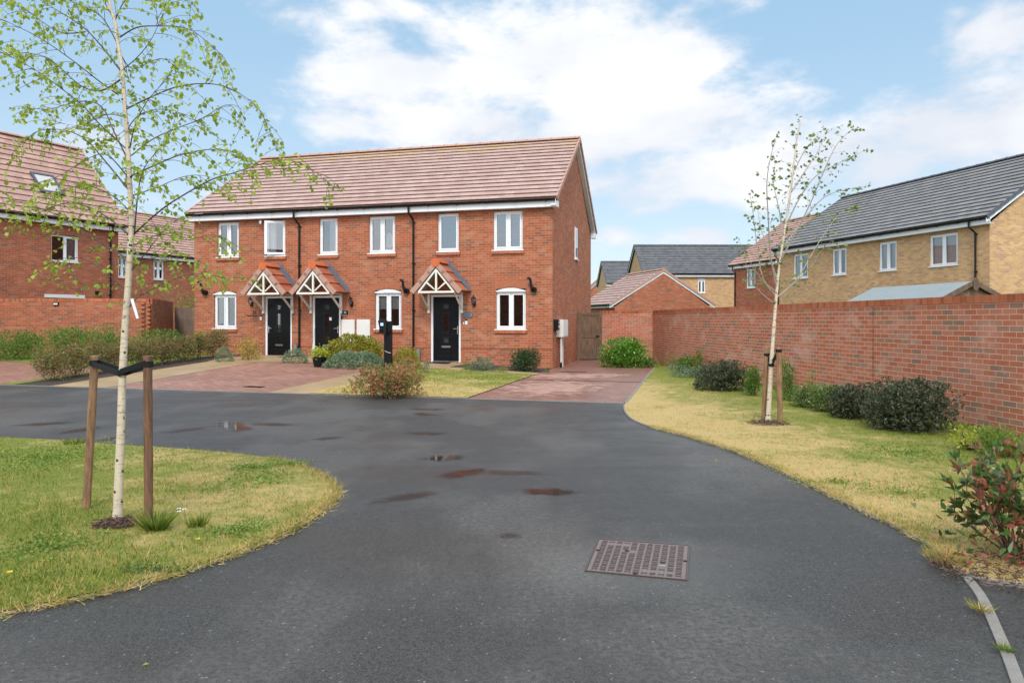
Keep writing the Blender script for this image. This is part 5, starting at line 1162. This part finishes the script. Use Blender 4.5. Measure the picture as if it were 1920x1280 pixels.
BR2 = [([(1455,555),(1430,520),(1418,450),(1412,400),(1405,360)], .3), ([(1456,540),(1445,480),(1440,400),(1438,340),(1446,290),(1455,262)], -.3), ([(1460,500),(1470,440),(1480,380),(1488,320),(1492,270),(1500,232)], .2), ([(1458,556),(1478,540),(1500,515),(1520,480),(1545,440),(1575,400),(1612,382)], .2),
       ([(1462,490),(1490,440),(1520,380),(1545,320),(1570,270),(1600,240)], -.3), ([(1465,470),(1500,420),(1545,370),(1590,355),(1622,350)], .4), ([(1475,420),(1500,370),(1530,330),(1575,305),(1615,285)], -.1), ([(1452,545),(1425,520),(1400,480),(1385,450)], -.3), ([(1456,520),(1440,470),(1425,420),(1420,390)], .3),
       ([(1490,320),(1510,280),(1530,262),(1545,275)], .1), ([(1480,540),(1520,500),(1540,470),(1560,450)], -.3), ([(1470,440),(1460,390),(1450,340),(1455,300)], .4), ([(1484,360),(1510,320),(1530,290),(1555,240)], .4), ([(1454,570),(1440,560),(1420,540),(1400,500),(1395,470)], 0)]
birch('slim birch tree with sparse small dark leaves on the right verge', 10.3, [(1440,794),(1443,740),(1447,670),(1452,600),(1456,550),(1461,500),(1470,440),(1478,385),(1487,320),(1493,270),(1503,222)], .042, .006, BR2, MT['twig_pale'], MT['twig_pale'], MT['l_birch2'], .052, 13.0, .30, 5, droop=.3, lps=.055, tippy=.35, thick=.0095, taper=.6)
# tag on the left trunk
mb = MB(); a = at(247, 560, 5.15); b = at(258, 597, 5.13); n_ = Vector((1, 0, .25)).normalized() * .011
mb.add([a - n_, a + n_, b + n_ * .8, b - n_ * .8, a - n_ + Vector((0, .001, 0)), a + n_ + Vector((0, .001, 0)), b + n_ * .8 + Vector((0, .001, 0)), b - n_ * .8 + Vector((0, .001, 0))], [(0, 1, 2, 3), (4, 7, 6, 5), (0, 4, 5, 1), (2, 6, 7, 3)])
tag(mb.build('plant_tag', MT['tagmat']), 'white plastic tag hanging from the stout birch trunk', 'tag')
# stakes and straps
def stake(px0, py0, px1, py1, r, mat, label, group, flat=False):
    x, y = gnd(px0, py0, 0); b = Vector((x, y, -.05)); z1 = EYE - (py1 - HY) / F0 * y; tp = Vector(((px1 - 960) / F0 * y, y, z1)); mb = MB()
    n = 10; P = [b.lerp(tp, i / n) for i in range(n + 1)]; mb.tube(P + [tp + (tp - b).normalized() * .006], [r * (1 + .03 * math.sin(i * 2.1)) for i in range(n + 1)] + [r * .8], 14)
    return tag(mb.build('tree_stake', mat, smooth=False), label, 'stake', group), tp, b
_, t1, b1 = stake(161, 958, 178, 668, .030, MT['stake_light'], 'tan timber stake left of the stout birch', 'stakes beside the stout birch')
_, t2, b2_ = stake(279, 984, 277, 668, .031, MT['stake_dark'], 'dark brown timber stake right of the stout birch', 'stakes beside the stout birch')
_, t3, _b = stake(1431, 790, 1438, 652, .032, MT['stake_light'], 'slender stake behind the slim birch trunk', 'stakes beside the slim birch')
_, t4, _b = stake(1463, 796, 1460, 652, .037, MT['stake_light'], 'thicker stake right of the slim birch', 'stakes beside the slim birch')
def strap(pa, ra, pc, rc, pb, rb, label, hw=.02):
    """rubber belt looped round both stakes and crossed at the trunk"""
    mb = MB()
    def band(P, h=hw, th=.004):
        P = [Vector(p) for p in P]
        for i in range(len(P) - 1):
            a, b = P[i], P[i + 1]; t = (b - a).normalized(); n = Vector((-t.y, t.x, 0)).normalized() * th; u = Vector((0, 0, h))
            mb.add([a - n - u, b - n - u, b + n - u, a + n - u, a - n + u, b - n + u, b + n + u, a + n + u], [(0, 1, 5, 4), (2, 3, 7, 6), (4, 5, 6, 7), (0, 3, 2, 1), (0, 4, 7, 3), (1, 2, 6, 5)])
    def ring(c, r): band([(c[0] + (r + .004) * math.cos(2 * math.pi * k / 14), c[1] + (r + .004) * math.sin(2 * math.pi * k / 14), c[2]) for k in range(15)])
    ring(pa, ra); ring(pb, rb); ring(pc, rc)
    for sg in (-1, 1):
        o = Vector((0, sg, 0)); oz = Vector((0, 0, .008 * sg))
        band([Vector(pa) + o * (ra + .003) + oz, Vector(pc) + o * (rc + .004) + oz]); band([Vector(pc) + o * (rc + .004) - oz, Vector(pb) + o * (rb + .003) - oz])
    return tag(mb.build('tree_tie', MT['rubber']), label, 'tree tie')
yc = 5.2; strap((t1.x - .002, t1.y, t1.z - .05), .030, at(230, 698, 5.2), .033, (t2.x, t2.y, t2.z - .055), .031, 'black rubber belt holding the stout birch to its stakes')
strap((t3.x, t3.y, t3.z - .1), .032, at(1446, 684, 10.3), .036, (t4.x, t4.y, t4.z - .04), .037, 'black rubber belt holding the slim birch to its stakes')
for (px, py, r, lab) in ((1890, 1072, .42, 'dark leaf litter beneath the red leafed bush'), (222, 983, .17, 'bare dry mulch around the stout birch foot'), (1442, 794, .3, 'bare dry mulch around the slim birch foot')):
    cx, cy = gnd(px, py, .02); n = 700; a = rng.random(n) * 6.283; rr = np.sqrt(rng.random(n)) * r
    tag(leaf_mesh('mulch', np.stack([cx + rr * np.cos(a), cy + rr * np.sin(a) * .8, .02 + rng.random(n) * .03], 1), rng.normal(size=(n, 3)) * np.array([1, 1, .3]), .045, .009, MT['stem']), lab, 'mulch', kind='stuff')

n_ = 60; tag(leaf_mesh('fallen_leaves', np.stack([3.2 + rng.normal(size=n_) * .16, 4.3 + rng.normal(size=n_) * .09, np.full(n_, .05)], 1), rng.normal(size=(n_, 3)) * np.array([1, 1, .15]), .06, .03, leafmat('fallen_red_leaf', [(0, (.30, .05, .04)), (.6, (.50, .16, .13)), (1, (.58, .32, .24))], .1), sixv=True), 'fallen red leaves under the bush at the right edge', 'leaf litter', kind='stuff')
# ------------------------------------------------------------------ charging post and planter
x, y = gnd(728, 694); zg = gz(x, y); PF = Fr((x, y), (1, -.12)); ep = thing('charging_post', (x, y, zg), 'black car charging post with small lit blue screen', 'charging post')
MB().box(PF, -.11, .09, -.04, .1, zg - .05, 1.42).build('post', MT['black'], ep)
hd = MB(); hd.prismv(PF, [(-.22, 1.14), (-.02, 1.1), (.0, 1.44), (-.04, 1.53), (-.2, 1.53), (-.24, 1.47), (-.2, 1.3)], -.17, -.042); h_ = hd.build('charger_head', MT['rubber'], ep)
MB().box(PF, -.18, -.07, -.178, -.171, 1.31, 1.45).build('screen_surround', MT['door'], h_); MB().box(PF, -.165, -.085, -.183, -.179, 1.345, 1.425).build('screen', MT['screen'], h_)
MB().tube([PF(-.13, -.171, 1.22), PF(-.13, -.2, 1.22)], .038, 12).build('charging_socket', MT['door'], h_)
MB().prismv(PF, [(.002, 1.14), (.1, 1.2), (.11, 1.47), (.002, 1.47)], -.1, -.041).build('side_cover', MT['black'], h_)
MB().tube([PF(-.08, -.05, .66), PF(.0, -.055, .62), PF(.09, -.05, .6)], .006, 5).build('cable', MT['meter'], ep)
x, y = gnd(599, 688); zg = gz(x, y) + .02; pt = thing('planter', (x, y, zg), 'black tub planter of lime leaves by the middle door', 'planter')
n = 18; mb = MB(); prof = [(.15, 0), (.2, .24), (.215, .24), (.215, .27), (.185, .27), (.175, .22), (0.001, .22)]
for i in range(len(prof) - 1):
    for k in range(n):
        a0, a1 = 2 * math.pi * k / n, 2 * math.pi * (k + 1) / n; f = lambda r, a, z: (x + r * math.cos(a), y + r * math.sin(a), zg + z)
        mb.quad(f(prof[i][0], a0, prof[i][1]), f(prof[i][0], a1, prof[i][1]), f(prof[i + 1][0], a1, prof[i + 1][1]), f(prof[i + 1][0], a0, prof[i + 1][1]))
mb.build('pot', MT['black'], pt)
nn = 420; C_ = rng.normal(size=(nn, 3)) * np.array([.11, .1, .07]) + np.array([x, y, zg + .38]); leaf_mesh('foliage', C_, rng.normal(size=(nn, 3)) + np.array([0, 0, .6]), .07, .05, MT['l_lime'], pt)
MB().tube([M(-8.02, -.3, gz(*mp(-8.02, -.3))), M(-8.10, .02, 1.25)], .012, 6).build('walking_stick', MT['chrome'])
so2 = bpy.data.objects['walking_stick']; tag(so2, 'thin pale stick leaning in the middle doorway', 'stick')
mt_ = tag(MB().box(M, -3.95, -3.2, -.65, -.2, gz(*mp(-3.5, -.4)) + .017, gz(*mp(-3.5, -.4)) + .035).build('doormat', MT['rubber']), 'black doormat before the right hand door', 'doormat')
tag(MB().box(M, -2.35, -1.5, -1.98, -1.75, gz(*mp(-1.9, -1.9)) + .017, gz(*mp(-1.9, -1.9)) + .03).build('drain_cover', MT['rubber']), 'dark drain cover set in the path under the end window', 'drain cover')
for (s_0, lab) in ((-4.33, 'short grey marker post beside the right downpipe'), (-8.72, 'short grey marker post by the left downpipe')):
    z_ = gz(*mp(s_0, -.12)); tag(MB().box(M, s_0 - .05, s_0 + .05, -.16, -.08, z_, z_ + .4).build('marker_post', MT['conc']), lab, 'post')
tag(MB().box(M, .45, 1.2, -1.15, -1.02, .013, .02).build('drain_channel', MT['black']), 'dark drain slot at the driveway by the gable corner', 'drain')
tag(MB().box(M, .02, 2.95, -4.02, -3.97, .013, .018).build('driveway_joint', MT['rubber']), 'dark joint line across the right driveway', 'joint', kind='structure')
x, y = gnd(477, 726); 
tag(MB().box(M, *[M.inv(x, y)[0] - .22, M.inv(x, y)[0] + .22, M.inv(x, y)[1] - .1, M.inv(x, y)[1] + .1], gz(x, y) + .012, gz(x, y) + .02).build('drain_cover', MT['rubber']), 'small dark drain cover in the middle driveway', 'drain cover')

# ------------------------------------------------------------------ manhole cover
c4 = [gnd(*p, 0) for p in ((1124, 1012), (1290, 1024), (1285, 1087), (1100, 1070))]
c4 = [Vector((p[0], p[1], 0)) for p in c4]
def mh(u, v, z): p = c4[3].lerp(c4[2], u).lerp(c4[0].lerp(c4[1], u), v); return (p.x, p.y, z)
class MHF:
    ux = (1, 0); uy = (0, 1)
    def __call__(s, a, v, z=0): return mh(a, v, z)
HF = MHF(); mt = thing('manhole_cover', mh(.5, .5, 0), 'square rusty iron manhole cover with raised treads', 'manhole cover')
MB().box(HF, 0, 1, 0, 1, -.02, .005).build('cover_plate', MT['ironrust'], mt)
fm = MB()
for b_ in ((-.02, 1.02, -.02, -.004), (-.02, 1.02, 1.004, 1.02), (-.02, -.004, -.004, 1.004), (1.004, 1.02, -.004, 1.004)): fm.box(HF, *b_, -.02, .008)
fm.build('cover_frame', MT['ironwet'], mt)
tr = MB(); NX, NY = 11, 14; cw, chh = .94 / NX, .94 / NY
for i in range(NX):
    for j in range(NY):
        u0, v0 = .03 + i * cw, .03 + j * chh
        if (i in (3, 4) and j == 9) or (i in (8,) and j in (4, 3)) or (i in (1, 2, 3) and j in (12,)) or (i in (6, 7, 8, 9) and j == 1): continue
        a, b, c, d = u0 + cw * .14, u0 + cw * .84, v0 + chh * .14, v0 + chh * .86; k = .011
        if (i + j) % 2:      # E shape
            tr.box(HF, a, a + k, c, d, .005, .0085); 
            for q in (c, (c + d) / 2 - k / 2, d - k): tr.box(HF, a + k, b, q, q + k, .005, .0085)
        else:                # H shape
            for q in (a, b - k): tr.box(HF, q, q + k, c, d, .005, .0085)
            tr.box(HF, a + k, b - k, (c + d) / 2 - k / 2, (c + d) / 2 + k / 2, .005, .0085)
tr.build('raised_treads', MT['ironwet'], mt)
for (u, v) in ((.35, .67), (.75, .4), (.035, .62), (.985, .5), (.5, .02)): MB().box(HF, u - .022, u + .022, v - .014, v + .014, .0055, .0095).build('key_hole', MT['black'], mt)
MB().box(HF, .72, .79, .30, .325, .0055, .0075).build('water_in_keyway', MT['puddle'] if False else MT['chrome'], mt)

# ------------------------------------------------------------------ puddles
def puddle(px, py, rx, ry, label, seed, tilt=0, mat='damp'):
    R = random.Random(seed); n = 40; rings = (0, .35, .7, 1.0, 1.3); vs = []; wt = []; fs = []
    for ri, r in enumerate(rings):
        for k in range(n if ri else 1):
            a = 2 * math.pi * k / n; q = r * (1 + .18 * math.sin(2 * a + seed) + .1 * math.sin(5 * a + seed * 2)); dx, dy = q * rx * math.cos(a), q * ry * math.sin(a) + tilt * q * rx * math.cos(a)
            X_, Y_ = gnd(px + dx, py + dy, .004); vs.append((X_, Y_, .004)); wt.append([1, .85, .55, .25, 0][ri])
    for k in range(n): fs.append((0, 1 + k, 1 + (k + 1) % n))
    for ri in range(1, len(rings) - 1):
        o0 = 1 + (ri - 1) * n; o1 = 1 + ri * n
        for k in range(n): fs.append((o0 + k, o1 + k, o1 + (k + 1) % n, o0 + (k + 1) % n))
    mb = MB(); mb.add(vs, fs); o = mb.build('puddle', MT[mat]); a = o.data.attributes.new('wet', 'FLOAT', 'POINT'); a.data.foreach_set('value', wt)
    return tag(o, label, 'puddle', 'shallow puddles on the road')
for i, (px, py, rx, ry, tl, lab) in enumerate([(1028, 921, 52, 8, 0, 'brown red puddle nearest to the manhole cover'), (868, 886, 42, 9, -.12, 'brown puddle left of the road centre'), (832, 858, 42, 6, 0, 'small puddle glinting white in the road middle'),
        (760, 931, 85, 6, -.12, 'long thin damp streak across the road middle'), (955, 1003, 32, 5, 0, 'faint damp patch above the manhole cover'), (437, 799, 38, 9, 0, 'puddle mirroring a white window behind the left lawn'), (510, 795, 42, 4, 0, 'thin dark puddle right of the mirroring one'),
        (345, 806, 42, 4, -.12, 'slanting puddle streak right of the dark stake'), (85, 794, 60, 3.2, -.04, 'thin puddle streak farthest left on the road'), (150, 806, 50, 3.5, -.12, 'puddle streak behind the tan stake'), (210, 822, 45, 3, -.14, 'puddle streak behind the birch trunk'),
        (795, 776, 26, 3, 0, 'small damp patch before the red tipped bush'), (800, 767, 34, 2.5, 0, 'thin damp streak before the red tipped bush'), (800, 812, 36, 4, 0, 'faint damp patch halfway up the road'), (615, 821, 28, 3.5, -.05, 'faint damp patch beyond the lawn tip'), (950, 885, 80, 5, .05, 'wide faint damp streak above the brown red puddle')]):
    puddle(px, py, rx * 1.1, ry * 1.15, lab, i + 1, tl, 'puddle' if i in (0, 1, 2, 5) else 'damp')
# fallen leaves and bits on the road
mb_n = 14; 
for i, (px, py, lab) in enumerate([(266, 1249, 'small pale leaf on the tarmac at the lower left'), (1340, 863, 'pale scrap on the tarmac by the verge')]):
    x, y = gnd(px, py, 0); tag(leaf_mesh('fallen_leaf', [(x, y, .006)] * 1, [(1, .3, .05)], .03, .02, MT['l_lime']), lab, 'leaf')
